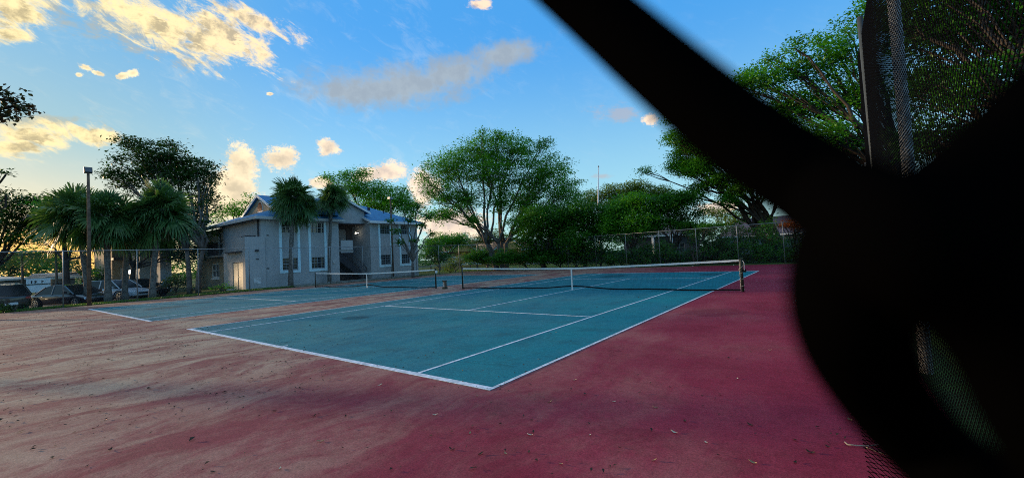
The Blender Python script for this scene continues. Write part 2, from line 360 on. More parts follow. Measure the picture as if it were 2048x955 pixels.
def sheet(name, x0, y0, x1, y1, z, m, label, cat='pavement', th=.05):
    o = MB().box(x0, y0, z-th, x1, y1, z).build(name, m); return tag(o, label, cat, kind='structure')
sheet('court_pavement', -18.7, -9.6, 14.98, 32.0, 0, RED, 'worn dark red painted surface surrounding both tennis courts', 'court surround', .06)
sheet('parking_lot', -33, -45, -22.4, 8.0, -.29, ASPH, 'dark asphalt parking lot behind the left fence', 'parking lot', .02)
sheet('road', -140, 62, 160, 70, .0, ASPH, 'street running behind the far hedge', 'road', .015)
CX2 = -3.85
for k, (x0, lab) in enumerate([(0, 'nearer blue green tennis court rectangle with its white lines'), (CX2-10.97, 'farther blue green court rectangle beside the apartment building')]):
    sheet('tennis_court', x0, 0, x0+10.97, 23.77, .004, BLUE, lab, 'tennis court', .003)
    b = MB(); z0, z1 = .0045, .0085; w = .05
    def ln(xa, ya, xb, yb): b.box(x0+xa, ya, z0, x0+xb, yb, z1)
    ln(-.0, -.0, 10.97, .10); ln(0, 23.67, 10.97, 23.77)
    ln(0, .10, w, 23.67); ln(10.97-w, .10, 10.97, 23.67)
    ln(1.37, .10, 1.37+w, 23.67); ln(9.60-w, .10, 9.60, 23.67)
    ln(1.37+w, 5.485-w, 9.6-w, 5.485); ln(1.37+w, 18.285, 9.6-w, 18.285+w)
    ln(5.46, 5.485, 5.51, 18.285); ln(5.46, .10, 5.51, .2)
    tag(b.build('court_lines', LINE), ['white painted lines on the nearer tennis court', 'white painted lines on the farther tennis court'][k], 'court lines', kind='structure')
tag(MB().box(-19.9, 10.6, -.05, -19.72, 24, .14).build('kerb', CONC), 'low concrete kerb between the court and the building', 'kerb', kind='structure')
tag(MB().box(-22.38, -40, -.35, -22.22, 7.9, -.17).build('kerb', CONC), 'pale concrete kerb edging the parking lot', 'kerb', kind='structure')

# ------------------------------------------------------------------ tennis nets
def net(x0, ymid, h, hc, label, fancy):
    t = thing('tennis_net', (x0-.914, ymid, 0), label, 'tennis net', 'nets of the two courts')
    L = 12.8; mid = L/2; rng = random.Random(int(x0*10)+5)
    def top(x): a = abs(x-mid)/mid; return hc+(h-hc)*a**1.35
    def bot(x):
        a = abs(x-mid); return .05+.10*math.exp(-(a/1.3)**2)*(1 if fancy else 1.2)+.01*sin(x*2.1)
    n = 64; X = [.06+(L-.12)*i/n for i in range(n+1)]
    b = MB()
    for i in range(n):
        for (za, zb, th) in ((lambda x: top(x)-.065, top, .012),):
            a, c = X[i], X[i+1]
            b.hull8([(a, -th, za(a)), (c, -th, za(c)), (c, th, za(c)), (a, th, za(a)), (a, -th, zb(a)), (c, -th, zb(c)), (c, th, zb(c)), (a, th, zb(a))])
    b.build('headband', WHITETAPE, t)
    b = MB()
    for i in range(n):
        a, c = X[i], X[i+1]; th = .008
        b.hull8([(a, -th, bot(a)-.02), (c, -th, bot(c)-.02), (c, th, bot(c)-.02), (a, th, bot(a)-.02), (a, -th, bot(a)+.03), (c, -th, bot(c)+.03), (c, th, bot(c)+.03), (a, th, bot(a)+.03)])
    b.build('bottom_band', NETCORD, t)
    # cords
    V = []; Fq = []
    def cord(p, q, r=.0016):
        p = np.array(p); q = np.array(q); d = q-p; d /= np.linalg.norm(d); a = np.array([0, 1., 0]); c = np.cross(d, a); k = len(V)
        for base in (p, q):
            for (s1, s2) in ((1, 0), (-.5, .87), (-.5, -.87)): V.append(base+r*(s1*c+s2*a))
        for i in range(3): Fq.append((k+i, k+(i+1) % 3, k+3+(i+1) % 3, k+3+i))
    m = int((L-.12)/.046)
    for i in range(m):
        x = .06+i*.046; cord((x, 0, bot(x)), (x, 0, top(x)-.03))
    rows = 20
    for j in range(1, rows):
        for i in range(n):
            a, c = X[i], X[i+1]; f = j/rows
            cord((a, 0, bot(a)+f*(top(a)-.06-bot(a))), (c, 0, bot(c)+f*(top(c)-.06-bot(c))))
    # doubled upper rows
    for j in range(4):
        for i in range(n):
            a, c = X[i], X[i+1]; dz = .08+.045*j+.015; cord((a, .01, top(a)-dz), (c, .01, top(c)-dz))
    fastmesh('net_mesh', np.array(V), np.array(Fq), NETCORD, t)
    b = MB(); s = .028
    b.hull8([(mid-s, -.02, .02), (mid+s, -.02, .02), (mid+s, -.013, .02), (mid-s, -.013, .02), (mid-s, -.02, hc+.003), (mid+s, -.02, hc+.003), (mid+s, -.013, hc+.003), (mid-s, -.013, hc+.003)])
    b.box(mid-s, .0131, .02, mid+s, .02, hc+.003); b.box(mid-s, -.02, hc+.0032, mid+s, .02, hc+.008)
    b.box(mid-.035, -.03, .0, mid+.035, .03, .02)
    b.build('centre_strap', WHITETAPE, t)
    for x, sg in ((0, -1), (L, 1)):
        p = MB().tube([(x, 0, .0), (x, 0, h-.01), (x, 0, h+.02)], [.042, .042, .034], 12).build('post', DARKMET, t, True)
        q = MB().tube([(x-.06*sg, 0, .02), (x-.05*sg, 0, h-.06)], .009, 6).build('lacing_rod', STEELG, p)
        c = MB().box(x-.05, -.05, h+.02, x+.05, .05, h+.045).build('post_cap', DARKMET, p)
    if fancy:
        x = L; pts = []
        for i in range(90):
            f = i/89; th = f*2*pi*4.5; rr = .052+.008*sin(i*1.7); pts.append((x-.02+rr*1.25*cos(th), rr*sin(th), .06+f*(h-.2)+.03*sin(f*23)))
        MB().tube(pts, .006, 5).build('rope', ROPE, t)
        MB().box(x+.04, -.05, h-.42, x+.13, .05, h-.32).build('winder_box', NETCORD, t)
        MB().tube([(x+.09, -.06, h-.35), (x+.10, -.08, h-.12), (x+.06, -.08, h-.03)], .009, 6).build('winder_crank', WHITETAPE, t)
        MB().tube([(x-.5, -.02, h-.09), (x-.2, -.02, h-.06), (x-.03, -.02, h-.04)], .004, 5).build('net_cable', STEELG, t)
    else:
        MB().box(L+.035, -.045, h-.2, L+.11, .045, h-.08).build('winder_box', WHITETAPE, t)
        MB().tube([(L+.1, 0, h-.1), (L+.12, -.02, h-.3)], .008, 6).build('winder_crank', STEELG, t)
    return t
net(0, 11.885, 1.07, .94, 'net across the nearer court, its right post wound with tan rope', True)
net(CX2-10.97, 11.885, 1.05, .93, 'net across the farther court in front of the apartment building', False)

def stump():
    c = (-2.1, 11.75, 0); t = thing('court_stump', c, 'small weathered stub with dark cap and peeling white paint between the two nets', 'post stub')
    MB().box(-.10, -.10, 0, .10, .10, .10).build('base', DARKMET, t)
    MB().hull8([(-.085, -.07, .1), (.085, -.07, .1), (.085, .07, .1), (-.085, .07, .1), (-.075, -.06, .40), (.075, -.06, .40), (.075, .06, .40), (-.075, .06, .40)]).build('stub', POLEW, t)
    MB().hull8([(-.02, -.078, .12), (.03, -.078, .12), (.03, -.071, .12), (-.02, -.071, .12), (-.01, -.068, .36), (.015, -.068, .36), (.015, -.062, .36), (-.01, -.062, .36)]).build('peeling_strip', WHITETAPE, t)
    MB().box(-.10, -.085, .40, .10, .085, .455).build('cap', DARKMET, t)
stump()

# ------------------------------------------------------------------ chain-link fences
def chain_panel(name, w, h, r, mt, pitch=.0355, sides=3, rounded=False):
    """zigzag wires in the XZ plane: x 0..w, z 0..h"""
    V = []; Fq = []; nw = int(w/pitch); ns = int(h/pitch)
    k0 = 0; sid = np.arange(sides)
    for k in range(nw):
        pts = []
        for i in range(ns+1):
            up = (i+k) % 2 == 0
            x = k*pitch+(pitch*1.06 if up else -pitch*.06); y = (r*1.05 if up else -r*1.05); zz = i*pitch
            if rounded: pts += [(x-(.13*pitch if up else -.13*pitch), y*.6, zz-pitch*.17), (x, y, zz-pitch*.05), (x, -y, zz+pitch*.05), (x-(.13*pitch if up else -.13*pitch), -y*.6, zz+pitch*.17)]
            else: pts.append((x, y, zz))
        P = np.array(pts)
        a = np.array([0, 1., 0]); d = np.gradient(P, axis=0); d /= np.linalg.norm(d, axis=1)[:, None]
        c = np.cross(d, a)
        for th in 2*pi*sid/sides: V.append(P+r*(cos(th)*a+sin(th)*c))
        n = len(P)
        for s_ in range(sides):
            i0 = k0+s_*n+np.arange(n-1); j0 = k0+((s_+1) % sides)*n+np.arange(n-1)
            Fq.append(np.stack([i0, j0, j0+1, i0+1], 1))
        k0 += sides*n
    me = fastmesh(name, np.concatenate(V), np.concatenate(Fq), mt); return me
BAY = 3.05
_proto = chain_panel('chain_mesh', BAY, 3.0, .00135, WIREG); PM = _proto.data; bpy.data.objects.remove(_proto)
def fence(p0, ang, nbay, label, h=3.05, group=None, skip=(), midrail=False):
    t = thing('chain_link_fence', (p0[0], p0[1], 0), label, 'chain-link fence', group, ang)
    for i in range(nbay+1):
        MB().tube([(i*BAY, 0, -.1), (i*BAY, 0, h+.03), (i*BAY, 0, h+.06)], [.03, .03, .012], 8).build('fence_post', STEELG, t, True)
    MB().tube([(0, 0, h), (nbay*BAY, 0, h)], .024, 8).build('top_rail', STEELG, t, True)
    if midrail: MB().tube([(0, 0, h*.5), (nbay*BAY, 0, h*.5)], .02, 6).build('middle_rail', STEELG, t, True)
    for i in range(nbay):
        o = bpy.data.objects.new('chain_mesh', PM); COL.objects.link(o); o.parent = t; o.location = (i*BAY, -.035, .03)
    return t
fence((-18.95, -9.55), pi/2, 14, 'galvanised chain-link fence along the parking lot and apartment building')
fence((-18.95, 33.2), 0, 5, 'far chain-link fence section on the left, before the open grass')
fence((-3.7, 33.2), 0, 6, 'far chain-link fence section on the right, in front of the hedge')

def side_fence():
    t = thing('tall_fence', (14.95, -3.2, 0), 'tall black chain-link fence running away close along the right edge', 'chain-link fence')
    H = 5.2; ln = 10.4
    o = chain_panel('chain_mesh', ln, H, .0023, BLACKVINYL, .0355, 4, True); o.parent = t; o.rotation_euler = (0, 0, pi/2)
    MB().tube([(.10, 6.1, 0), (.10, 6.1, H+.5)], .06, 14).build('fence_post', mat('pale grey post', (.42, .46, .5), .7, .2), t, True)
    MB().tube([(.06, 9.3, 0), (-.0, 9.1, H+.3)], .045, 12).build('fence_post', mat('dark fence post', (.05, .065, .075), .7, .2), t, True)
    MB().tube([(.08, .6, 0), (.08, .6, H+.5)], .05, 14).build('fence_post', BLACKVINYL, t, True)
    # mesh skirt folded out over the court along the bottom edge
    s = chain_panel('bottom_skirt', 2.6, .33, .0025, BLACKVINYL, .036, 4, True); s.parent = t
    s.location = (-.30, 1.0, .02); s.rotation_euler = (radians(-62), 0, radians(90))
    f = thing('chain_link_fence', (14.95, 7.2, 0), 'dark chain-link fence with black mesh beyond the tall section on the right', 'chain-link fence', None, pi/2)
    for i in range(9): MB().tube([(i*BAY, 0, 0), (i*BAY, 0, 3.08)], .03, 8).build('fence_post', STEELG, f, True)
    MB().tube([(0, 0, 3.05), (8*BAY, 0, 3.05)], .024, 8).build('top_rail', STEELG, f, True)
    me2 = PM.copy(); me2.materials.clear(); me2.materials.append(BLACKVINYL)
    for i in range(8):
        o = bpy.data.objects.new('chain_mesh', me2); COL.objects.link(o); o.parent = f; o.location = (i*BAY, -.035, .03)
side_fence()

def near_wires():
    """strands of the mesh the camera looks through: 3.6 mm wire a few centimetres from the lens"""
    R = .0018
    def P(px, py, rp):
        d = R*FPX/rp; q = ray(px, py); return CAM+q*d
    t = thing('cut_fence_wire', tuple(CAM+ray(1750, 480)*.012), 'black out-of-focus wire strands of the mesh the picture is taken through', 'fence wire')
    loc = np.array(t.location)
    def strand(pl, nm='wire_strand'):
        # smooth by Catmull-Rom
        Q = [P(*p) for p in pl]; out = []
        for i in range(len(Q)-1):
            a, b_, c, d = Q[max(i-1, 0)], Q[i], Q[i+1], Q[min(i+2, len(Q)-1)]
            for s in np.linspace(0, 1, 8, endpoint=False):
                out.append(.5*((2*b_)+(-a+c)*s+(2*a-5*b_+4*c-d)*s*s+(-a+3*b_-3*c+d)*s**3))
        out.append(Q[-1])
        MB().tube([o-loc for o in out], R, 20).build(nm, NEARW, t, True)
    strand([(840, -290, 56), (1010, -140, 58), (1165, 0, 62), (1390, 197, 76), (1530, 305, 84), (1640, 378, 90), (1722, 448, 100), (1706, 520, 106), (1698, 600, 106), (1710, 690, 94), (1763, 790, 82), (1845, 885, 78), (1948, 978, 86), (2100, 1100, 96)])
    strand([(2300, 40, 80), (2150, 180, 96), (2010, 330, 108), (1880, 440, 118), (1810, 490, 120), (1850, 520, 124), (1956, 582, 125), (2048, 678, 125), (2112, 805, 122), (2190, 960, 112)])
    strand([(1650, 385, 88), (1740, 440, 112), (1810, 495, 128), (1900, 540, 112)], 'wire_knuckle')
near_wires()

# ------------------------------------------------------------------ trees
RS = np.random.RandomState(7)
def w_of(p): return float((np.array(p)-CAM)@FW)
def blobify(px, py, rx, ry, d):
    c = at(px, py, d); w = w_of(c); h = hypot(*(c-CAM)[:2]); ct = min(1, w/h)
    return c, rx*w*ct/FPX, ry*w/FPX
def leaves(C, sig, n, size, squash=.42, seed=0):
    """C (k,3) cluster centres; n rhombic leaves round each"""
    rs = np.random.RandomState(seed+11)
    k = len(C); P = np.repeat(C, n, 0)+rs.normal(0, 1, (k*n, 3))*np.array([sig, sig, sig*squash])
    a = rs.normal(0, 1, (k*n, 3)); a /= np.linalg.norm(a, axis=1)[:, None]
    q = rs.normal(0, .8, (k*n, 3))+np.array([0, 0, 1.5]); b = np.cross(q, a); a = np.cross(b, q); a /= np.linalg.norm(a, axis=1)[:, None]; b /= (np.linalg.norm(b, axis=1)[:, None]+1e-6)
    L = size*rs.uniform(.6, 1.25, (k*n, 1)); Wd = L*rs.uniform(.38, .6, (k*n, 1)); nrm = np.cross(a, b)
    V = np.stack([P-a*L*.5, P+b*Wd*.5+nrm*L*.08, P+a*L*.5, P-b*Wd*.5+nrm*L*.08], 1).reshape(-1, 3)
    return V, np.arange(len(V)).reshape(-1, 4)
def bez(a, b, c, n): 
    s = np.linspace(0, 1, n)[:, None]; return (1-s)**2*a+2*s*(1-s)*b+s*s*c
def tree(name, label, base, blobs, d, lm, bark=BARK, group=None, size=.24, sig=.42, nl=26, dens=1.0, tr=.3, fork=.28, cat='tree', seed=1, twig=True, multi=1, shell=.45, zmin=None):
    """blobs in photo pixels (px,py,rx,ry[,distance offset]); dens scales how many leaf clusters fill them"""
    rs = np.random.RandomState(seed*31+5)
    base = np.array(base, float); t = thing(name, tuple(base), label, cat, group)
    B = [blobify(*b[:4], d+(b[4] if len(b) > 4 else rs.uniform(-1.2, 1.2))) for b in blobs]
    cen = np.mean([b[0] for b in B], 0); top = max(b[0][2] for b in B)
    tk = MB(); fz = base[2]+(cen[2]-base[2])*fork; forks = []
    for m in range(multi):
        off = np.array([rs.normal(0, tr*1.1), rs.normal(0, tr*1.1), 0]) if multi > 1 else np.zeros(3)
        fk = base*.8+cen*.2; fk[2] = fz; fk = fk+off*1.8
        if multi == 1: fk[:2] = base[:2]+(cen-base)[:2]*.12
        tk.tube(bez(base+off-np.array([0, 0, .1]), (base+fk)/2+off*.2+rs.normal(0, .08, 3), fk, 7), np.linspace(tr*(1.25 if multi == 1 else .7), tr*(.75 if multi == 1 else .5), 7), 9)
        forks.append(fk)
    C = []; 
    for i, (c, rh, rv) in enumerate(B):
        fk = forks[i % multi]; mid = (fk+c)/2+rs.normal(0, .35, 3); mid[2] += (c[2]-fk[2])*.12
        mid[:2] = fk[:2]*.55+c[:2]*.45
        r0 = tr*(.42 if multi == 1 else .36)
        lim = bez(fk, mid, c, 10); wb = rs.normal(0, .10*min(1, np.linalg.norm(c-fk)/6), (10, 3)); wb[0] = 0; lim = lim+wb; tk.tube(lim, r0*(1-np.linspace(0, 1, 10))**1.3*.9+.035, 6)
        n = max(4, int(dens*7.2*(rh*rv*rh)**.72/ (sig**1.4)+2))
        u = rs.normal(0, 1, (n, 3)); u /= np.linalg.norm(u, axis=1)[:, None]
        rad = rs.uniform(0, 1, (n, 1))**shell
        cc = c+u*rad*np.array([rh, rh, rv])*rs.uniform(.85, 1.12, (n, 1))
        if zmin is not None: cc = cc[cc[:, 2] > zmin]
        if twig:
            for q in cc[::5]:
                s = lim[rs.randint(4, 10)]; m_ = (s+q)/2+rs.normal(0, .12, 3)-np.array([0, 0, .1])
                tk.tube([s, m_, q], [.045*min(1, tr*3), .025, .01], 4, False)
        C.append(cc)
    C = np.concatenate(C)
    lo = np.array(base)
    tk.v = [tuple(np.array(v)-lo) for v in tk.v]
    tk.build('trunk', bark, t, True)
    V, F = leaves(C-lo, sig, nl, size, seed=seed)
    fastmesh('crown', V, F, lm, t)
    return t
def gbase(px, py, d, z=0):
    c = at(px, py, d); return (c[0], c[1], z)

TG = 'trees around the courts'
tree('ficus_tree', 'huge spreading green ficus with many upright grey stems behind the far fence', gbase(1010, 520, 48), [
    (905, 335, 58, 38), (960, 305, 48, 34), (1025, 305, 50, 38), (1085, 345, 58, 42), (1130, 385, 42, 36), (878, 385, 36, 26), (985, 350, 55, 40), (1060, 400, 60, 45),
    (925, 400, 48, 26), (1120, 430, 48, 36), (990, 275, 26, 14), (1085, 290, 22, 12), (962, 265, 8, 10), (880, 430, 40, 16), (850, 360, 14, 20), (1045, 450, 40, 22), (1000, 400, 30, 30), (945, 440, 20, 14)],
    48, L_FICUS, BARK, TG, .23, .42, 40, .85, .42, .30, multi=6, seed=2)
tree('tree', 'bright green leafy tree rising behind the apartment roof', gbase(745, 525, 66), [
    (700, 372, 40, 28), (750, 385, 44, 28), (800, 395, 28, 22), (655, 358, 16, 10), (722, 348, 22, 12), (828, 422, 22, 22), (770, 410, 60, 22), (690, 350, 14, 8)],
    64, L_MID, BARK_D, TG, .3, .55, 28, 1.1, .3, seed=3)
tree('tree', 'small loose green tree peeping above the left end of the apartment roof', gbase(470, 520, 58), [
    (468, 412, 26, 14), (498, 398, 14, 12), (446, 424, 16, 12), (430, 440, 14, 12), (480, 425, 26, 10)], 56, L_MID, BARK_D, TG, .26, .4, 22, .8, .2, seed=4)
tree('tree', 'tall dark umbrella-crowned tree standing behind the palms', gbase(374, 578, 44, -.1), [
    (265, 290, 32, 18), (300, 300, 28, 20), (340, 312, 38, 26), (390, 335, 36, 28), (235, 345, 30, 18), (300, 345, 45, 26), (360, 360, 50, 28), (405, 375, 30, 26), (395, 410, 32, 24), (250, 282, 22, 10),
    (345, 290, 26, 10), (425, 355, 14, 12), (370, 440, 46, 32), (405, 460, 34, 28), (330, 420, 46, 30), (215, 350, 18, 10), (300, 325, 50, 30), (355, 335, 50, 30), (415, 345, 26, 22), (235, 320, 20, 20), (260, 370, 40, 26), (420, 400, 24, 24)],
    46, L_DARK, BARK, TG, .24, .34, 26, .85, .3, .34, seed=5, multi=2)
tree('tree', 'dark low-branched tree filling the middle behind the palm trunks', gbase(262, 575, 50, -.2), [(250, 470, 40, 30), (330, 490, 40, 22), (290, 455, 40, 30), (395, 500, 34, 22), (220, 450, 30, 26), (290, 490, 40, 20), (360, 510, 30, 16)],
    49, L_DARK, BARK_D, TG, .24, .4, 26, 1.6, .22, .5, seed=6)
tree('tree', 'wide dark green tree at the left edge of the picture', gbase(-30, 580, 52, -.3), [
    (30, 410, 40, 28), (75, 405, 30, 22), (5, 440, 50, 32), (60, 450, 40, 26), (-40, 420, 50, 40), (25, 478, 36, 16), (100, 440, 24, 26)],
    52, L_DARK, BARK_D, TG, .26, .42, 28, 1.25, .3, seed=7)
tree('tree', 'fork-trunked tree with mid green crown between the edge tree and the lamp pole', gbase(134, 575, 50, -.3), [
    (95, 425, 30, 24), (120, 455, 34, 24), (160, 480, 40, 14), (100, 405, 20, 12), (205, 480, 30, 14), (70, 470, 26, 14)],
    50, L_MID, BARK_D, TG, .25, .4, 26, .95, .22, .55, seed=8)
tree('tree', 'near tree whose reddish dark twigs reach in at the upper left edge', (-6.5, -7.5, 0), [
    (12, 195, 26, 26, 0), (38, 218, 16, 14, 0), (-40, 190, 50, 40, 0), (-110, 200, 80, 50, 0), (-140, 260, 60, 40, 0), (10, 232, 16, 8, 0)], 17, L_RED, BARK_D, TG, .15, .17, 26, 1.1, .16, seed=9)
tree('tree', 'near bare-twigged branch tree just touching the left edge', gbase(-90, 600, 30, -.2), [(-20, 385, 26, 22, 0), (8, 345, 5, 3, 0), (10, 385, 8, 5, 0), (-60, 400, 40, 40, 0)], 28, L_DARK, BARK_D, TG, .16, .2, 14, .6, .14, seed=10)
for i, (px, py, rx, ry, d, lm) in enumerate([(20, 522, 34, 22, 78, L_DARK), (75, 520, 30, 20, 74, L_HEDGE), (122, 528, 26, 18, 70, L_HEDGE), (165, 535, 24, 18, 66, L_DARK), (200, 550, 24, 16, 60, L_HEDGE)]):
    tree('bush_tree', ['broad dark bush at the far left edge behind the parking lot', 'second far bush from the left edge, behind the parking lot', 'middle far bush left of the lamp pole behind the cars', 'far bush seen right at the lamp pole', 'far bush showing between the lamp pole and the first palm trunk'][i],
         gbase(px, 560, d, -.3), [(px, py, rx, ry), (px+10, py+14, rx*.9, ry*.8)], d, lm, BARK_D, 'far bushes behind the parking lot', .34, .5, 22, 1.0, .15, seed=20+i)
# trees and hedge behind the far fence
H = 'trees behind the far fence'
tree('tree', 'dense green tree directly right of the big ficus', gbase(1085, 522, 44), [(1075, 440, 40, 36), (1110, 470, 40, 34), (1060, 480, 30, 24), (1130, 440, 34, 34), (1100, 500, 36, 16)], 44, L_HEDGE, BARK_D, H, .22, .38, 28, 2.0, .2, seed=31)
tree('tree', 'dense rounded tree left of the flagpole foot', gbase(1170, 522, 43), [(1165, 425, 42, 34), (1190, 460, 44, 32), (1150, 480, 36, 26), (1215, 430, 32, 30), (1180, 500, 40, 14)], 43, L_HEDGE, BARK_D, H, .22, .38, 28, 2.0, .2, seed=32)
tree('tree', 'spreading green tree right of the flagpole above the fence', gbase(1265, 520, 42), [(1245, 420, 40, 30), (1280, 440, 44, 28), (1240, 465, 34, 24), (1305, 415, 36, 26), (1270, 400, 28, 18), (1225, 450, 30, 24), (1290, 460, 40, 14)], 42, L_MID, BARK_D, H, .22, .38, 26, 1.9, .2, seed=33)
tree('tree', 'tree with drooping foliage between the hedge trees and the leaning tree', gbase(1345, 518, 42), [(1335, 410, 38, 26), (1355, 440, 32, 24), (1375, 400, 26, 20), (1320, 445, 34, 16), (1375, 455, 24, 12), (1395, 425, 22, 22), (1350, 400, 30, 18), (1405, 458, 26, 14)], 42, L_HEDGE, BARK_D, H, .2, .36, 26, 1.8, .18, seed=34)
tree('tree', 'yellow green sunlit tree top behind the flagpole trees', gbase(1260, 520, 62), [(1185, 395, 24, 18), (1230, 385, 34, 18), (1275, 378, 34, 18), (1315, 388, 32, 20), (1350, 400, 26, 18), (1245, 410, 50, 20)], 62, L_YEL, BARK_D, H, .28, .45, 24, 1.6, .25, seed=35)
tree('tree', 'yellow green tree in the distance right of the hedge, under the leaning tree', gbase(1460, 500, 72), [(1450, 428, 30, 16), (1490, 425, 24, 18), (1425, 425, 22, 10), (1470, 445, 44, 14)], 72, L_YEL, BARK_D, H, .3, .5, 22, .9, .25, seed=36)
tree('tree', 'leaning tree with a long arching limb beside the far right court corner', gbase(1560, 518, 43), [
    (1375, 290, 30, 16), (1420, 310, 40, 24), (1375, 335, 34, 18), (1470, 290, 44, 34), (1530, 330, 44, 32), (1440, 360, 36, 18), (1350, 330, 18, 12), (1292, 342, 12, 7), (1350, 275, 24, 18), (1400, 262, 30, 20), (1390, 292, 34, 20), (1440, 300, 40, 26), (1500, 345, 40, 26), (1380, 392, 28, 12), (1560, 385, 40, 22), (1450, 255, 30, 20), (1400, 335, 40, 24), (1360, 310, 20, 16), (1460, 400, 26, 14), (1500, 240, 40, 34), (1560, 290, 50, 40), (1400, 375, 26, 12), (1480, 380, 30, 12), (1600, 350, 50, 40), (1340, 240, 12, 8)],
    43, L_FICUS, BARK_D, H, .21, .36, 28, 2.2, .36, .28, multi=4, seed=37)
tree('tree', 'tall leafy tree outside the right fence whose crown meets the dark wire', (18.3, 27, 0), [
    (1480, 175, 26, 24), (1530, 165, 44, 34), (1590, 140, 44, 30), (1640, 130, 40, 36), (1600, 205, 60, 40), (1690, 110, 44, 44), (1670, 200, 60, 46), (1560, 230, 50, 34), (1640, 270, 60, 36), (1700, 290, 50, 40), (1740, 30, 30, 44), (1730, 170, 40, 60), (1500, 150, 30, 16), (1540, 120, 20, 12), (1590, 95, 26, 16), (1640, 85, 24, 18), (1690, 60, 20, 24), (1470, 220, 30, 26)],
    31, L_FICUS, BARK_D, TG, .2, .34, 28, 1.5, .34, .35, seed=38)
tree('tree', 'dark tree close behind the tall mesh at the upper right', (18.6, 9.5, 0), [
    (1800, 60, 60, 70), (1880, 50, 70, 60), (1960, 60, 80, 60), (2050, 60, 80, 80), (1850, 170, 70, 60), (1950, 170, 80, 60), (2060, 190, 80, 70), (1830, 280, 60, 50), (1930, 290, 80, 60), (2040, 320, 80, 60), (1880, -40, 120, 40), (2000, -40, 120, 40)],
    16, L_HEDGE, BARK_D, TG, .17, .26, 30, 2.4, .2, .30, seed=39)
tree('tree', 'dark understorey tree low behind the tall mesh on the right', (17.5, 8, 0), [(1850, 400, 80, 60), (1960, 430, 90, 60), (2060, 420, 90, 50), (1800, 450, 60, 60), (1750, 400, 50, 50)], 14, L_DARK, BARK_D, TG, .15, .26, 26, 2.4, .2, .5, seed=40)
# shrubs of the hedge
for i in range(15):
    px = 968+i*46+RS.uniform(-8, 8); d = 42.5 if px > 1000 else 46
    sh = 12+RS.uniform(0, 6)
    b = at(px, 515, d if i < 11 else 40.5)
    tree('hedge_shrub', 'dark leafy shrub in the row along the foot of the far fence', (b[0], max(b[1], 33.9), 0), [(px, 511-max(0, i-8)*1.5, 26, sh+max(0, i-7)*1.6), (px+16, 517, 24, 12), (px-16, 517, 24, 12)], hypot(b[0]-CAM[0], max(b[1], 33.9)-CAM[1]), L_HEDGE, BARK_D, 'shrubs along the foot of the far fence', .2, .26, 24, 1.3, .06, .1, 'shrub', 60+i, zmin=.05)
tree('hedge_shrub', 'orange flowering shrub at the far right corner fence', gbase(1590, 518, 41), [(1588, 446, 30, 8), (1570, 450, 16, 5), (1600, 452, 24, 5)], 41, L_ORANGE, BARK_D, None, .14, .18, 26, 2.2, .06, .3, 'shrub', 80)
tree('hedge_shrub', 'dark vine-covered shrub under the orange blossoms', gbase(1600, 518, 41.5), [(1600, 480, 24, 20), (1575, 500, 20, 16), (1630, 490, 30, 30), (1640, 450, 20, 20)], 41.5, L_HEDGE, BARK_D, None, .2, .26, 22, .8, .06, .1, 'shrub', 81)
tree('hedge_shrub', 'vine clump hanging over the fence rail right of the white columns', gbase(1385, 518, 39), [(1370, 450, 26, 8), (1388, 470, 14, 20), (1420, 452, 30, 6), (1440, 490, 14, 14)], 39.5, L_HEDGE, BARK_D, None, .18, .2, 22, 1.2, .06, .1, 'shrub', 82)
for i, (px, py, ry) in enumerate(((1408, 478, 26), (1440, 485, 24), (1475, 478, 28), (1508, 486, 22), (1540, 476, 28), (1330, 498, 14), (1290, 500, 14))):
    tree('hedge_shrub', 'taller vine-tangled shrub rising to the rail in the right part of the far hedge', gbase(px, 520, 40.5), [(px, py-(8 if ry > 20 else 0), 24, ry+6), (px+8, py+16, 24, 16)], 40.5, L_HEDGE, BARK_D, 'tall shrubs in the right part of the far hedge', .19, .26, 24, 1.0, .06, .1, 'shrub', 120+i)
tree('hedge_shrub', 'yellow green young shrub on the grass beyond the second net', gbase(912, 545, 50), [(905, 528, 12, 14), (925, 520, 14, 14), (895, 538, 12, 6)], 50, L_YEL, BARK_D, None, .2, .24, 18, 1.0, .05, .1, 'shrub', 83)
tree('hedge_shrub', 'round dark tree-like bush at the right end of the apartment building', gbase(880, 540, 58), [(870, 495, 22, 18), (885, 515, 20, 14), (855, 510, 16, 14)], 58, L_HEDGE, BARK_D, None, .26, .36, 24, 1.2, .1, .2, 'shrub', 84)
tree('tree', 'low yellow green street tree with forked trunk in front of the orange roof', gbase(975, 530, 64), [(965, 478, 26, 12), (990, 470, 24, 14), (945, 490, 16, 8), (1010, 485, 20, 12)], 64, L_YEL, BARK, H, .26, .4, 22, 1.0, .18, .4, seed=85)
tree('tree', 'rounded street tree on a single trunk left of the orange roof', gbase(900, 535, 66), [(880, 480, 30, 16), (905, 485, 34, 18), (925, 478, 22, 14), (860, 490, 20, 14)], 66, L_FICUS, BARK_D, H, .28, .45, 24, 1.1, .16, .45, seed=86)
tree('tree', 'thin frangipani-like tree with bare forking limbs at the building corner', gbase(826, 552, 40.5, 0), [
    (795, 462, 10, 6, 0), (808, 418, 12, 8, 0), (835, 412, 10, 8, 0), (856, 432, 10, 7, 0), (845, 452, 10, 6, 0), (800, 485, 8, 6, 0), (862, 466, 7, 5, 0), (818, 440, 9, 6, 0), (785, 440, 7, 4, 0), (830, 480, 8, 5, 0)],
    40.5, L_HEDGE, BARK, TG, .26, .22, 16, .9, .13, .3, seed=87)
tree('garden_shrub', 'low green shrub beside the cream utility door', gbase(450, 578, 37.5), [(445, 572, 12, 6), (460, 574, 8, 5), (432, 575, 10, 4)], 37.5, L_MID, BARK_D, None, .12, .15, 18, 1.4, .03, .1, 'shrub', 88)
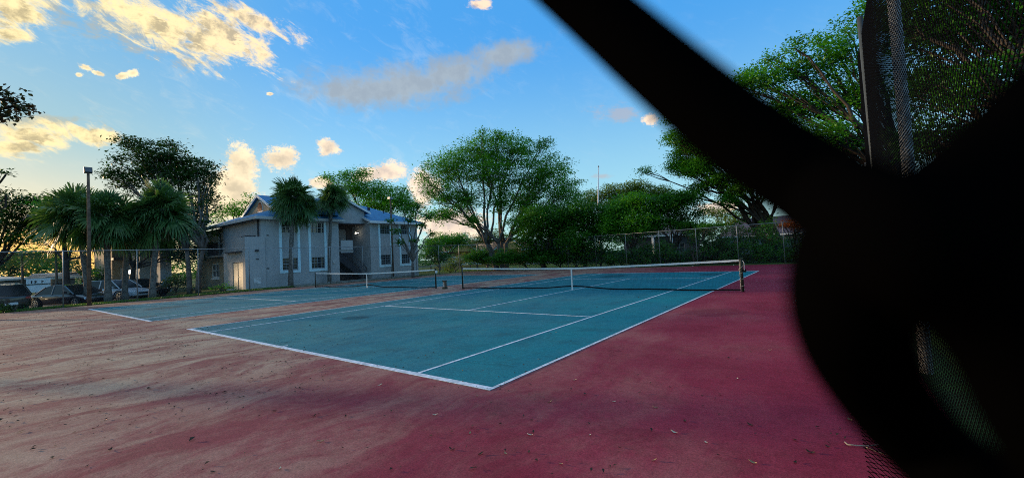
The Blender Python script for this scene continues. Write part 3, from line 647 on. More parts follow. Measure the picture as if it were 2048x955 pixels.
tree('garden_shrub', 'dark spiky shrub under the umbrella tree beside the trunks', gbase(352, 582, 45), [(350, 560, 20, 12), (335, 568, 16, 8), (368, 566, 14, 9)], 45, L_DARK, BARK_D, None, .2, .25, 18, 1.4, .04, .1, 'shrub', 89)
tree('garden_shrub', 'dark bush against the fence in front of the black vehicle', gbase(28, 618, 33.4), [(8, 616, 20, 8), (44, 618, 12, 5), (-10, 610, 20, 12)], 34.3, L_DARK, BARK_D, None, .12, .16, 26, 1.4, .04, .1, 'shrub', 90)
# far wood closing the horizon
def far_wood():
    rs = np.random.RandomState(3); C = []
    for a in np.arange(-100, 60, .55):
        if -84 < a < -78: continue
        d = 125+rs.uniform(-8, 8); hgt = rs.uniform(4.5, 8.5)
        for k in range(int(hgt*2.2)):
            C.append((CAM[0]+d*sin(radians(a))+rs.normal(0, 1), CAM[1]+d*cos(radians(a))+rs.normal(0, 1), rs.uniform(0, hgt)))
    V, F = leaves(np.array(C), 1.0, 16, .75, seed=77)
    o = fastmesh('far_woods', V, F, L_HEDGE); tag(o, 'distant line of trees closing the horizon', 'woods', kind='stuff')
far_wood()

# ------------------------------------------------------------------ palms
def fan_palm(base, top_z, crown_r, label, lean=(0, 0), seed=0, nfr=78, tr=.17, group='fan palms by the parking lot and building'):
    rs = random.Random(seed); t = thing('fan_palm', tuple(base), label, 'palm tree', group)
    hz = top_z-base[2]; tk = MB(); pts = []; rad = []
    for i in range(13):
        f = i/12; pts.append((lean[0]*f**1.6, lean[1]*f**1.6, hz*f-.1*(i == 0))); rad.append(tr*(1.25-.35*min(1, f*4)+.05*sin(i*2.3)))
    tk.tube(pts, rad, 12)
    top = np.array(pts[-1])
    for i in range(34):     # old leaf-base boots below the crown
        th = i*2.4; z = top[2]-.9+.9*i/34; p = np.array([top[0]+tr*cos(th), top[1]+tr*sin(th), z]); q = p+np.array([cos(th)*.14, sin(th)*.14, .2])
        tk.tube([p, q], [.05, .02], 4)
    tk.build('trunk', PALMBARK, t, True)
    V = []; F = []
    def tri(a, b, c, d): 
        k = len(V); V.extend([a, b, c, d]); F.append((k, k+1, k+2, k+3))
    for i in range(nfr):
        f = (i+.5)/nfr; el = radians(86-150*f**.95+rs.uniform(-22, 22)); th = i*2.39996+rs.uniform(-.2, .2)
        d = np.array([cos(th)*cos(el), sin(th)*cos(el), sin(el)])
        pl = crown_r*(rs.uniform(.25, .58) if i % 4 else rs.uniform(.03, .15)); fl = crown_r*rs.uniform(.5, .66)
        side = np.cross(d, (0, 0, 1.0)); side /= np.linalg.norm(side)+1e-6; up = np.cross(side, d); ro = rs.uniform(-1.1, 1.1); side, up = side*cos(ro)+up*sin(ro), up*cos(ro)-side*sin(ro)
        p0 = top; p1 = p0+d*pl*.6+np.array([0, 0, -.02]); p2 = p1+d*pl*.4+np.array([0, 0, -.10*pl])
        for a, b in ((p0, p1), (p1, p2)): tri(a-side*.018, a+side*.018, b+side*.012, b-side*.012)
        d2 = (p2-p1); d2 /= np.linalg.norm(d2)
        nb = 22
        for k in range(nb):
            an = radians(-80+160*(k+.5)/nb); L = fl*(1-.25*(abs(an)/1.4)**2)*rs.uniform(.88, 1.08)
            bd = d2*cos(an)+side*sin(an)+up*(.25*abs(sin(an))-.05)
            bd /= np.linalg.norm(bd); sd = np.cross(bd, up); sd /= np.linalg.norm(sd)+1e-6
            q0 = p2; q1 = q0+bd*L*.55-np.array([0, 0, .05*L]); dz_ = .35+1.1*f; q2 = q1+bd*L*.38-np.array([0, 0, dz_*L*rs.uniform(.04, .26)]); q3 = q2+bd*L*.10-np.array([0, 0, dz_*L*.14])
            w = fl*.042
            ww_ = rs.uniform(-.06, .06)*L; q1 = q1+up*ww_; q2 = q2+up*ww_*1.5+sd*rs.uniform(-.05, .05)*L
            tri(q0-sd*w*.4, q0+sd*w*.4, q1+sd*w, q1-sd*w); tri(q1-sd*w, q1+sd*w, q2+sd*w*.5, q2-sd*w*.5); tri(q2-sd*w*.5, q2+sd*w*.5, q3+sd*.003, q3-sd*.003)
    fastmesh('crown', np.array(V), np.array(F), L_PALM, t)
    V = []; F = []
    for i in range(rs.randint(5, 9)):      # dead fronds hanging against the trunk
        th = rs.uniform(0, 6.28); L = crown_r*rs.uniform(.5, .8); d = np.array([cos(th), sin(th), 0])
        for k in range(12):
            p0 = top+d*rs.uniform(.1, .25)+np.array([0, 0, -rs.uniform(.1, .4)]); p1 = p0+d*rs.uniform(.1, .5)+np.array([rs.uniform(-.2, .2), rs.uniform(-.2, .2), -L*.6]); p2 = p1+np.array([rs.uniform(-.1, .1), rs.uniform(-.1, .1), -L*.5])
            sd = np.array([-sin(th), cos(th), 0])*.022
            tri(p0-sd, p0+sd, p1+sd, p1-sd); tri(p1-sd, p1+sd, p2+sd*.2, p2-sd*.2)
    fastmesh('dead_fronds', np.array(V), np.array(F), L_DEAD, t)
    return t
def palm_at(bx, by, bz, cpx, cpy, cr_px, label, seed, **k):
    """crown centre seen at (cpx,cpy)"""
    d = hypot(bx-CAM[0], by-CAM[1]); c = at(cpx, cpy, d); cr = cr_px*w_of(c)/FPX
    fan_palm((bx, by, bz), c[2], cr, label, (c[0]-bx, c[1]-by), seed, **k)
palm_at(-23.42, 1.13, -.25, 152, 428, 66, 'fan palm with grey green crown immediately left of the wooden lamp pole', 1)
palm_at(-21.4, 1.75, -.05, 212, 432, 62, 'fan palm whose thick trunk stands between the lamp pole and the blue car', 2)
palm_at(-23.6, 2.9, -.2, 258, 450, 50, 'shaded fan palm with the dark slim trunk in front of the blue car hood', 3)
palm_at(-20.6, 3.7, 0, 322, 418, 68, 'bushy fan palm at the right end of the parked cars, nearest the umbrella tree', 4)
palm_at(-19.9, 12.05, 0, 588, 394, 50, 'taller fan palm between the two left window pairs of the building', 5)
palm_at(-20.3, 15.5, 0, 664, 392, 34, 'smaller fan palm beside the stair opening of the building', 6, tr=.14)
def feather_palm(px, py, bpy_, d, label, seed):
    rs = random.Random(seed); b = gbase(px, bpy_, d, -.3); c = at(px, py, d); t = thing('small_palm', b, label, 'palm tree', 'thin young palms behind the cars')
    hz = c[2]-b[2]; MB().tube([(0, 0, -.1), (.05, .03, hz*.5), (0, 0, hz)], [.10, .08, .07], 8).build('trunk', PALMBARK, t, True)
    V = []; F = []
    for i in range(12):
        th = i*2.4; pts = []
        for s in np.linspace(0, 1, 9): pts.append(np.array([cos(th)*2.0*s, sin(th)*2.0*s, hz+.9*s-1.9*s*s]))
        for j in range(8):
            for sgn in (-1, 1):
                for q in (0, .5):
                    p = pts[j]*(1-q)+pts[j+1]*q; dr = pts[j+1]-pts[j]; dr /= np.linalg.norm(dr); sd = np.cross(dr, (0, 0, 1.)); sd /= np.linalg.norm(sd)
                    e = p+sd*sgn*.45+dr*.25-np.array([0, 0, .2]); k = len(V); V += [p-dr*.03, p+dr*.03, e+dr*.01, e-dr*.01]; F.append((k, k+1, k+2, k+3))
    fastmesh('crown', np.array(V), np.array(F), L_PALM, t)
feather_palm(44, 508, 572, 55, 'thin young palm with leaning pale trunk left of the white sign', 1)
feather_palm(112, 504, 572, 52, 'thin young palm with pale trunk right of the white sign', 2)

# ------------------------------------------------------------------ apartment building
class Wall:
    """wall in a vertical plane; u runs along it, openings are cut out; n = outward unit normal"""
    def __init__(s, origin, udir, n, th=.2): s.o = np.array(origin, float); s.u = np.array(udir, float); s.n = np.array(n, float); s.th = th; s.mb = MB()
    def P(s, u, z, d): return s.o+s.u*u+s.n*d+np.array([0, 0, z])
    def slab(s, u0, z0, u1, z1, d0=None, d1=0, mb=None):
        d0 = -s.th if d0 is None else d0
        (mb or s.mb).hull8([s.P(u0, z0, d0), s.P(u1, z0, d0), s.P(u1, z0, d1), s.P(u0, z0, d1), s.P(u0, z1, d0), s.P(u1, z1, d0), s.P(u1, z1, d1), s.P(u0, z1, d1)])
    def cut(s, u0, z0, u1, z1, holes):
        us = sorted({u0, u1, *[h[0] for h in holes], *[h[2] for h in holes]})
        for a, b in zip(us, us[1:]):
            hs = sorted([(h[1], h[3]) for h in holes if h[0] <= a+1e-6 and h[2] >= b-1e-6]); z = z0
            for lo, hi in hs:
                if lo > z+1e-6: s.slab(a, z, b, lo)
                z = hi
            if z < z1-1e-6: s.slab(a, z, b, z1)
def window(wl, u0, z0, u1, z1, parent, cols=3, rows=4, lab=None, fr=.035, curtain=False):
    b = MB(); f = fr
    for q in ((u0, z0, u1, z0+f), (u0, z1-f, u1, z1), (u0, z0+f, u0+f, z1-f), (u1-f, z0+f, u1, z1-f)): wl.slab(*q, -.12, -.04, b)
    zm = (z0+z1)/2; wl.slab(u0+f, zm-.025, u1-f, zm+.025, -.11, -.05, b)
    for i in range(1, cols):
        u = u0+(u1-u0)*i/cols; wl.slab(u-.012, z0+f, u+.012, zm-.026, -.10, -.06, b); wl.slab(u-.012, zm+.026, u+.012, z1-f, -.10, -.06, b)
    for j in range(1, rows):
        if j*2 == rows: continue
        z = z0+(z1-z0)*j/rows; 
        for i in range(cols):
            ua = max(u0+f, u0+(u1-u0)*i/cols+.0125); ub = min(u1-f, u0+(u1-u0)*(i+1)/cols-.0125); wl.slab(ua, z-.01, ub, z+.01, -.095, -.065, b)
    o = b.build('window', TRIM if fr > .05 else WINF, parent)
    g_ = MB(); wl.slab(u0+.01, z0+.01, u1-.01, z1-.01, -.14, -.125, g_); g_.build('pane', GLASS, o)
    return o
BL = thing('apartment_building', (-21, 10.4, 0), 'two-storey grey stucco apartment building with sky-tinted grey shingle roof and white trimmed windows', 'apartment building')
BO = np.array([-21, 10.4, 0.])
def bpart(mb, name, m, parent=None, smooth=False):
    mb.v = [tuple(np.array(v)-BO) for v in mb.v]; return mb.build(name, m, parent or BL, smooth)
EZ = 5.5
class BW(Wall):
    pass
def lw(origin, u, n): return Wall(np.array(origin)-BO, u, n)
# front wall of left block: plane X=-21, Y 10.4..16.9
def tall_bay(wl, u0, u1, parent):
    """white surround running from under the eave to below the lower window"""
    b = MB(); w = .20
    wl.slab(u0, 1.10, u0+w, 5.40, .002, .05, b); wl.slab(u1-w, 1.10, u1, 5.40, .002, .05, b); wl.slab(u0+w, 1.10, u1-w, 1.28, .002, .05, b)
    b.build('window_surround', SKYTRIM, parent)
HL = [(11.95, 13.2), (14.32, 15.52)]
wf = lw((-21, 10.4, 0), (0, 1, 0), (1, 0, 0))
holes = []
for a, b in HL: holes += [(a-10.4, 1.35, b-10.4, 2.30), (a-10.4, 4.38, b-10.4, 5.28)]
wf.cut(0, -.1, 6.5, EZ, holes); wf.mb.build('wall', STUCCO, BL)
for a, b in HL:
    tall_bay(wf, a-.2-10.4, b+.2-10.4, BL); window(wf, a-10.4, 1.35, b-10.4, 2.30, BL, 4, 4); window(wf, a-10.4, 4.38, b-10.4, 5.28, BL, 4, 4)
wr = lw((-21, 20.15, 0), (0, 1, 0), (1, 0, 0)); HR = [(21.28, 22.43), (23.75, 24.85)]
holes = []
for a, b in HR: holes += [(a-20.15, 1.35, b-20.15, 2.30), (a-20.15, 4.38, b-20.15, 5.28)]
wr.cut(0, -.1, 5.8, EZ, holes); wr.mb.build('wall', STUCCO, BL)
for a, b in HR:
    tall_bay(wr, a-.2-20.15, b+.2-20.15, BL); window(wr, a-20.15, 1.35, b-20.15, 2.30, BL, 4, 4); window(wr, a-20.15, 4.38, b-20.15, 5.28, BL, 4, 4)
# dark rooms behind the glass, side and back walls
bpart(MB().box(-28.7, 10.62, 0, -21.6, 16.68, EZ-.02).box(-28.7, 20.37, 0, -21.6, 25.7, EZ-.02), 'interior', DARKIN)
bpart(MB().box(-28.6, 10.4, -.1, -21.2, 10.6, EZ).box(-28.6, 16.7, -.1, -21.201, 16.9, EZ).box(-28.8, 10.4, -.1, -28.602, 25.95, EZ).box(-28.6, 25.75, -.1, -21.201, 25.95, EZ), 'wall', STUCCO)
# side wall of right block rises with the roof slope (faces the stair)
bpart(MB().prism([(-21.201, 20.15, -.1), (-21.201, 20.15, EZ+.0), (-24.2, 20.15, 6.85), (-28.6, 20.15, 6.85), (-28.6, 20.15, -.1)], (0, .2, 0)), 'wall', STUCCO)
# recess: back wall, upper landing, soffit, gable above
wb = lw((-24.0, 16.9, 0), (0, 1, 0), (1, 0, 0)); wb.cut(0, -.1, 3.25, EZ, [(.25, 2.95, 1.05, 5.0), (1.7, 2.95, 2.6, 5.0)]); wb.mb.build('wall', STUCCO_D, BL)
b = MB(); wb.slab(.25, 2.95, 1.05, 5.0, -.15, -.1, b); wb.slab(1.7, 2.95, 2.6, 5.0, -.15, -.1, b); b.build('landing_door', mat('grey door paint', (.25, .28, .30), .6, .3), BL)
bpart(MB().box(-24, 16.91, 2.72, -21.35, 18.55, 2.9), 'landing', CONC)
bpart(MB().box(-21.5, 17.3, 2.62, -21.36, 18.5, 3.78), 'landing_parapet', STUCCO)
bpart(MB().prism([(-21.8, 16.3, 5.40), (-21.8, 20.14, 5.40), (-21.8, 20.14, 6.66), (-21.8, 17.4, 7.85), (-21.8, 16.3, 7.4)], (-.2, 0, 0)), 'gable_wall', STUCCO)
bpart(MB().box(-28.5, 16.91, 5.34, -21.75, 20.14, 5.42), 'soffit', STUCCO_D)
# stair: stringers, treads, rails, running along Y down towards +Y
b = MB(); n = 15
for i in range(n):
    y0 = 18.5+(i*1.55/ n)*1.0; z = 2.72*(1-(i+1)/(n+1))
    b.box(-22.9, 17.25+i*.185, z, -21.7, 17.25+i*.185+.24, z+.05)
bpart(b, 'stair_treads', DARKSTEEL)
b = MB()
for xx in (-22.95, -21.65):
    b.hull8([(xx, 17.1, 2.0), (xx+.06, 17.1, 2.0), (xx+.06, 20.05, -.3), (xx, 20.05, -.3), (xx, 17.1, 2.85), (xx+.06, 17.1, 2.85), (xx+.06, 20.05, .25), (xx, 20.05, .25)])
bpart(b, 'stair_stringers', DARKSTEEL)
b = MB()
for xx in (-22.9, -21.6):
    b.tube([(xx, 17.15, 3.75), (xx, 20.0, 1.15), (xx, 20.0, .1)], .028, 6)
    for i in range(18):
        y = 17.2+i*.16; z = 2.85-(y-17.1)*.88; b.tube([(xx, y, z), (xx, y, z+.9)], .011, 4)
bpart(b, 'stair_railing', mat('brown rail paint', (.08, .05, .045), .5, .3))
# low utility box at the left front corner, with parapet
bx = MB()
bx.box(-21.02, 9.2, -.1, -20.85, 10.62, 4.02); bx.box(-22.75, 9.2, 2.95, -21.021, 9.38, 4.02)
bx.box(-21.32, 9.2, -.1, -21.021, 9.38, 2.949); bx.box(-25.1, 9.2, -.1, -23.3, 9.38, 2.949); bx.box(-23.299, 9.2, 2.12, -21.321, 9.38, 2.949)
bx.box(-25.1, 9.381, -.1, -24.92, 10.38, 2.949); bx.box(-22.75, 9.381, 2.95, -22.57, 10.38, 4.02)
bpart(bx, 'utility_room_wall', STUCCO_T if False else STUCCO)
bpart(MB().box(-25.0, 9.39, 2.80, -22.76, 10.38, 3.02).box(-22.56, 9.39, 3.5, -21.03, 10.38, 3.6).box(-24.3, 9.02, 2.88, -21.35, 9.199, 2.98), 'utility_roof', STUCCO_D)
dr = bpart(MB().box(-23.25, 9.24, .0, -21.36, 9.30, 2.08), 'utility_door', DOORM)
bpart(MB().box(-22.33, 9.215, .0, -22.31, 9.239, 2.08), 'door_seam', DARKIN, dr)
bpart(MB().tube([(-22.25, 9.21, .98), (-22.05, 9.19, .98)], .02, 6), 'door_handle', STEELG, dr)
bpart(MB().box(-25.0, 9.5, -.05, -21.1, 10.3, .02), 'utility_floor', DARKIN)
for k, (x, w, h) in enumerate(((-22.2, .55, .32), (-21.55, .45, .3))):
    bpart(MB().box(x-w/2, 9.55, 3.6, x+w/2, 10.15, 3.95+h*.6), 'roof_unit', DARKSTEEL)
bpart(MB().box(-22.0, 9.42, 4.05, -21.05, 9.52, 4.12), 'roof_unit_rail', DARKSTEEL)
for x in (-20.83,): 
    b = MB()
    for i in range(5): b.box(-20.848, 9.75, .42+i*.09, -20.82, 10.25, .47+i*.09)
    bpart(b, 'wall_vent', TRIM)
bpart(MB().tube([(-20.8, 9.45, 0), (-20.8, 9.45, .9)], .025, 6), 'standpipe', STEELG)
for (y, z) in ((10.0, 2.95), ):
    bpart(MB().box(-20.849, y-.12, z-.05, -20.70, y+.12, z+.07), 'wall_light', DARKSTEEL)
for (y, z) in ((10.9, 4.15), (10.85, 1.55), (10.05, 2.3)):
    bpart(MB().box(-20.999 if y > 10.7 else -20.849, y-.09, z-.035, -20.96 if y > 10.7 else -20.81, y+.09, z+.035), 'wall_vent', DARKSTEEL)
b = MB(); b.tube([(-21.3, 10.36, 4.05), (-21.3, 10.36, 5.45)], .035, 6).tube([(-21.48, 10.36, 4.05), (-21.48, 10.36, 5.45)], .025, 6)
bpart(b, 'downpipe', STUCCO_D)
bpart(MB().box(-20.995, 16.25, 1.65, -20.93, 16.45, 1.95), 'meter_box', FASCIA)
# rear left wing with balcony, lit warm by the low sun
ww = lw((-36.5, 10.9, 0), (1, 0, 0), (0, -1, 0)); H3 = [(3.1, .88, 5.2, 2.28), (6.7, .86, 7.7, 2.28)]
H3 = [(3.15, .88, 5.1, 2.28), (6.55, .86, 7.85, 2.28), (4.9, 3.05, 6.6, 5.1)]
ww.cut(0, -.1, 7.69, EZ-.02, H3); ww.mb.build('wall', STUCCO_T, BL)
for q in H3[:2]:
    window(ww, *q, BL, 2, 2, fr=.13)
    sb = MB(); ww.slab(q[0]-.1, q[1]-.16, q[2]+.1, q[1]-.01, .002, .08, sb); sb.build('window_sill', TRIM, BL)
window(ww, *H3[2], BL, 2, 2, fr=.08)
bpart(MB().box(-36.4, 11.12, 0, -28.82, 17, EZ-.03), 'interior', DARKIN)
bpart(MB().box(-36.5, 11.11, -.1, -36.42, 17, EZ-.02), 'wall', STUCCO_T)
bpart(MB().box(-32.2, 9.95, 2.78, -28.62, 10.88, 2.92), 'balcony_floor', CONC)
bpart(MB().box(-32.2, 9.9, 2.93, -31.3, 10.02, 4.3).box(-32.2, 10.021, 2.93, -32.08, 10.88, 4.3), 'balcony_parapet', FASCIA)
b = MB()
for i in range(24): b.box(-31.25+i*.11, 9.95, 2.93, -31.22+i*.11, 9.98, 3.95)
b.box(-31.28, 9.94, 3.951, -28.62, 9.99, 4.0)
bpart(b, 'balcony_railing', DARKSTEEL)
# roofs
def roofplane(pts, th=.12):
    return MB().prism(pts, (0, 0, -th))
def roofs():
    e = EZ+.08; x0, x1, y0, y1 = -29.4, -20.45, 9.85, 17.25; sl = .40; rx = (x0+x1)/2; hw = (x1-x0)/2
    zr = e+hw*sl
    b = MB()
    b.prism([(x1, y0, e), (x1, y1, e), (rx, y1, zr), (rx, y0+hw, zr)], (0, 0, -.1))
    b.prism([(x0, y0, e), (x1, y0, e), (rx, y0+hw, zr)], (0, 0, -.1))
    b.prism([(x0, y1, e), (x0, y0, e), (rx, y0+hw, zr), (rx, y1, zr)], (0, 0, -.1))
    r = bpart(b, 'roof', SHING)
    f = MB(); f.box(x1, y0-.03, e-.2, x1+.03, y1, e+.02).box(x0, y0-.03, e-.2, x1-.001, y0-.002, e+.02).box(x0-.03, y0-.03, e-.2, x0-.001, y1, e+.02)
    f.box(-20.98, y0, e-.2, x1-.001, y1, e-.16)
    bpart(f, 'fascia', FASCIA, r)
    # gable with arched vent, facing the parking lot
    gy = 12.0; gx = -25.0; gw = 3.9; gz0 = 6.15; gp = 7.95
    g1 = bpart(MB().prism([(gx-gw+.3, gy, gz0), (gx+gw-.3, gy, gz0), (gx, gy, gp-.12)], (0, .15, 0)), 'gable_wall', STUCCO_T)
    b = MB(); b.prism([(gx-gw, gy-.25, gz0-.05), (gx, gy-.25, gp), (gx, 20.1, gp), (gx-gw, 20.1, gz0-.05)], (0, 0, -.1)); b.prism([(gx, gy-.25, gp), (gx+gw, gy-.25, gz0-.05), (gx+gw, 17.0, gz0-.05), (gx, 20.1, gp)], (0, 0, -.1))
    r2 = bpart(b, 'roof', SHING)
    f = MB()
    f.prism([(gx-gw, gy-.28, gz0-.03), (gx, gy-.28, gp+.02), (gx, gy-.28, gp-.2), (gx-gw, gy-.28, gz0-.25)], (0, .04, 0)); f.prism([(gx, gy-.28, gp+.02), (gx+gw, gy-.28, gz0-.03), (gx+gw, gy-.28, gz0-.25), (gx, gy-.28, gp-.2)], (0, .04, 0))
    bpart(f, 'rake_board', TRIM, r2)
    a = [(gx-.42, gy-.012, 6.55), (gx+.42, gy-.012, 6.55)]+[(gx+.42*cos(th), gy-.012, 6.9+.42*sin(th)) for th in np.linspace(0, pi, 9)]
    bpart(MB().prism([(p[0], p[1], p[2]) for p in a], (0, -.03, 0)), 'arched_vent', mat('red brown louvre', (.22, .07, .04), .7, .2), g1)
    o = [(gx-.5, gy-.01, 6.47), (gx+.5, gy-.01, 6.47)]+[(gx+.5*cos(th), gy-.01, 6.9+.5*sin(th)) for th in np.linspace(0, pi, 9)]
    bpart(MB().prism(o, (0, .008, 0)), 'vent_surround', TRIM, g1)
    # cross gable over the stair opening
    xf = -21.45; py_, pz = 17.1, 8.12; yl, yr, zl = 13.9, 20.6, 6.5
    b = MB()
    b.prism([(xf, yr, zl), (xf, py_, pz), (-27.5, py_, pz), (-27.5, yr, zl)], (0, 0, -.1)); b.prism([(xf, py_, pz), (xf, yl, zl), (-27.5, yl, zl), (-27.5, py_, pz)], (0, 0, -.1))
    r3 = bpart(b, 'roof', SHING)
    f = MB(); f.prism([(xf, py_, pz+.02), (xf, yr+.02, zl+.0), (xf, yr+.02, zl-.2), (xf, py_, pz-.2)], (.04, 0, 0)); f.prism([(xf, yl, zl), (xf, py_, pz+.02), (xf, py_, pz-.2), (xf, yl, zl-.2)], (.04, 0, 0))
    bpart(f, 'rake_board', TRIM, r3)
    bpart(MB().prism([(-21.8, 14.4, 6.3), (-21.8, 16.29, 6.3), (-21.8, 16.29, 7.5)], (-.15, 0, 0)), 'gable_wall', STUCCO)
    # right block: slope rising from the front eave, hip at the right end
    e = EZ+.08; x1 = -20.45; ya, yb = 19.85, 26.5; rx = -25.6; zr = e+(x1-rx)*.42
    b = MB(); b.prism([(x1, ya, e), (x1, yb, e), (rx, yb-3.9, zr), (rx, ya, zr)], (0, 0, -.1)); b.prism([(x1, yb, e), (-30, yb, e), (rx, yb-3.9, zr)], (0, 0, -.1)); b.prism([(-30, yb, e), (-30, ya, e), (rx, ya, zr), (rx, yb-3.9, zr)], (0, 0, -.1))
    r4 = bpart(b, 'roof', SHING)
    f = MB(); f.box(x1, ya, e-.2, x1+.03, yb+.03, e+.02); f.prism([(x1, ya-.03, e+.02), (rx, ya-.03, zr+.02), (rx, ya-.03, zr-.2), (x1, ya-.03, e-.2)], (0, .03, 0)); f.box(-20.98, ya, e-.2, x1-.001, yb, e-.16)
    bpart(f, 'fascia', TRIM, r4)
    bpart(MB().box(-24.2, 22.1, 6.9, -24.0, 22.3, 7.4).tube([(-23.2, 23.4, 6.6), (-23.2, 23.4, 7.0)], .05, 6), 'vent_pipe', DARKSTEEL, r4)
    # long lower roof over the rear wing
    b = MB(); b.prism([(-36.8, 10.2, EZ+.05), (-29.42, 10.2, EZ+.05), (-29.42, 14.2, 7.1), (-36.8, 14.2, 7.1)], (0, 0, -.1)); r5 = bpart(b, 'roof', SHING)
    bpart(MB().box(-36.8, 10.17, EZ-.13, -29.42, 10.199, EZ+.07), 'fascia', FASCIA, r5)
roofs()
# porch bulb and a ceiling bulb seen in the window
LAMP = mat('lit bulb', (1, .95, .85), .4, .2, emit=(1, .9, .7, 3.5))
bpart(MB().tube([(-22.6, 19.95, 4.55), (-22.6, 19.6, 4.62)], .02, 5).tube([(-22.6, 19.62, 4.45), (-22.6, 19.62, 4.56)], .05, 8), 'porch_light', LAMP)
bpart(MB().tube([(-21.19, 14.55, 5.02), (-21.19, 14.55, 5.10)], .05, 8), 'ceiling_light', LAMP)

# second block of flats behind the palms
def left_flats():
    lo = at(300, 560, 52); t = thing('apartment_building', (lo[0], lo[1], -.1), 'grey stucco flats with warm lit reveals half hidden behind the palms', 'apartment building')
    L0 = np.array([lo[0], lo[1], -.1])
    def pt(px, d): 
        q = at(px, 550, d); return q[0], q[1]
    def blk(xa, xb, d, depth, h, m, nm='wall'):
        a = pt(xa, d); b_ = pt(xb, d)
        y0, y1 = a[1], b_[1]; x1 = (a[0]+b_[0])/2
        return (MB().box(x1-depth-L0[0], y0-L0[1], 0, x1-L0[0], y1-L0[1], h)).build(nm, m, t), x1, y0, y1
    o, x1, y0, y1 = blk(320, 344, 50, 8, 6.2, STUCCO); o2, *_ = blk(279, 306, 53, 9, 6.4, STUCCO)
    o3, xx, ya, yb = blk(224, 262, 57, 9, 6.2, STUCCO_T)
    g_ = MB().box(xx-L0[0]+.01, ya+.6-L0[1], .1, xx-L0[0]+.06, ya+2.3-L0[1], 2.4).build('garage_door', FASCIA, t)
    MB().box(xx-L0[0]+.0, ya-L0[1]-.1, 3.2, xx-L0[0]+1.2, yb-L0[1]+.1, 3.4).build('canopy', DARKSTEEL, t)
    MB().box(xx-L0[0]+.01, ya+.9-L0[1], 3.9, xx-L0[0]+.05, ya+1.9-L0[1], 5.3).build('window', GLASS, t)
    MB().box(x1-12-L0[0], y0-8-L0[1], 6.42, x1+.8-L0[0], y1+3-L0[1], 6.6).build('roof', SHING_G, t)
left_flats()

# houses behind
def house(name, label, px0, px1, pyb, d, hw, hr, wm, rm, depth=9, gables=(), windows=True, z=0, ov=.5):
    a = at(px0, pyb, d); b_ = at(px1, pyb, d); c = (a+b_)/2; ang = atan2(b_[1]-a[1], b_[0]-a[0]); L = hypot(*(b_-a)[:2])
    t = thing(name, (c[0], c[1], z), label, 'house', 'houses beyond the courts', ang)
    wl = Wall((-L/2, 0, 0), (1, 0, 0), (0, -1, 0)); hs = []
    if windows:
        n = max(1, int(L/4))
        for i in range(n):
            u = L*(i+.5)/n; hs.append((u-.6, 1.0, u+.6, 2.1))
    wl.cut(0, 0, L, hw, hs); wl.mb.box(-L/2, .201, 0, -L/2+.2, depth, hw).box(L/2-.2, .201, 0, L/2, depth, hw).box(-L/2, depth, 0, L/2, depth+.2, hw); wl.mb.build('wall', wm, t)
    for h in hs: window(wl, *h, t, 2, 2)
    if hs: MB().box(-L/2+.22, .4, 0, L/2-.22, depth-.1, hw-.02).build('interior', DARKIN, t)
    r = MB(); o = ov
    r.prism([(-L/2-o, -o, hw), (L/2+o, -o, hw), (L/2-depth*.3, depth/2, hw+hr), (-L/2+depth*.3, depth/2, hw+hr)], (0, 0, -.12))
    r.prism([(L/2+o, -o, hw), (L/2+o, depth+o, hw), (L/2-depth*.3, depth/2, hw+hr)], (0, 0, -.12)); r.prism([(-L/2-o, depth+o, hw), (-L/2-o, -o, hw), (-L/2+depth*.3, depth/2, hw+hr)], (0, 0, -.12))
    r.prism([(L/2+o, depth+o, hw), (-L/2-o, depth+o, hw), (-L/2+depth*.3, depth/2, hw+hr), (L/2-depth*.3, depth/2, hw+hr)], (0, 0, -.12))
    ro = r.build('roof', rm, t); MB().box(-L/2-o, -o-.03, hw-.16, L/2+o, -o-.001, hw+.02).build('fascia', TRIM, ro)
    for (gx, gwid) in gables:
        g_ = MB().prism([(gx-gwid, -1.2, hw-.1), (gx+gwid, -1.2, hw-.1), (gx, -1.2, hw+gwid*.75)], (0, .15, 0)).build('gable_wall', wm, t)
        rr = MB(); rr.prism([(gx-gwid-.3, -1.5, hw-.2), (gx, -1.5, hw+gwid*.75+.1), (gx, 3.5, hw+gwid*.75+.1), (gx-gwid-.3, 3.5, hw-.2)], (0, 0, -.1)); rr.prism([(gx, -1.5, hw+gwid*.75+.1), (gx+gwid+.3, -1.5, hw-.2), (gx+gwid+.3, 3.5, hw-.2), (gx, 3.5, hw+gwid*.75+.1)], (0, 0, -.1)); g2 = rr.build('roof', rm, t)
        f = MB(); f.prism([(gx-gwid-.3, -1.55, hw-.2), (gx, -1.55, hw+gwid*.75+.12), (gx, -1.55, hw+gwid*.75-.2), (gx-gwid-.3, -1.55, hw-.5)], (0, .04, 0)); f.prism([(gx, -1.55, hw+gwid*.75+.12), (gx+gwid+.3, -1.55, hw-.2), (gx+gwid+.3, -1.55, hw-.5), (gx, -1.55, hw+gwid*.75-.2)], (0, .04, 0)); f.build('rake_board', TRIM, g2)
    return t
WHITEH = mat('cream house paint', (.62, .58, .50), .8, .2, var=.06)
ORW = mat('ochre house paint', (.55, .36, .12), .85, .2, var=.1)
GREYH = mat('grey house paint', (.16, .165, .175), .85, .2, var=.06)
house('house', 'low house with orange tan roof and ochre walls left of the big ficus', 868, 1075, 530, 76, 2.9, 1.9, ORW, SHING_O, gables=((-4, 2.6), (4.2, 2.8)))
house('house', 'grey house with dark shingle roof and white columns behind the far hedge', 1250, 1400, 520, 56, 3.2, 1.6, mat('dark grey house paint', (.06, .065, .075), .85, .2), SHING_G)
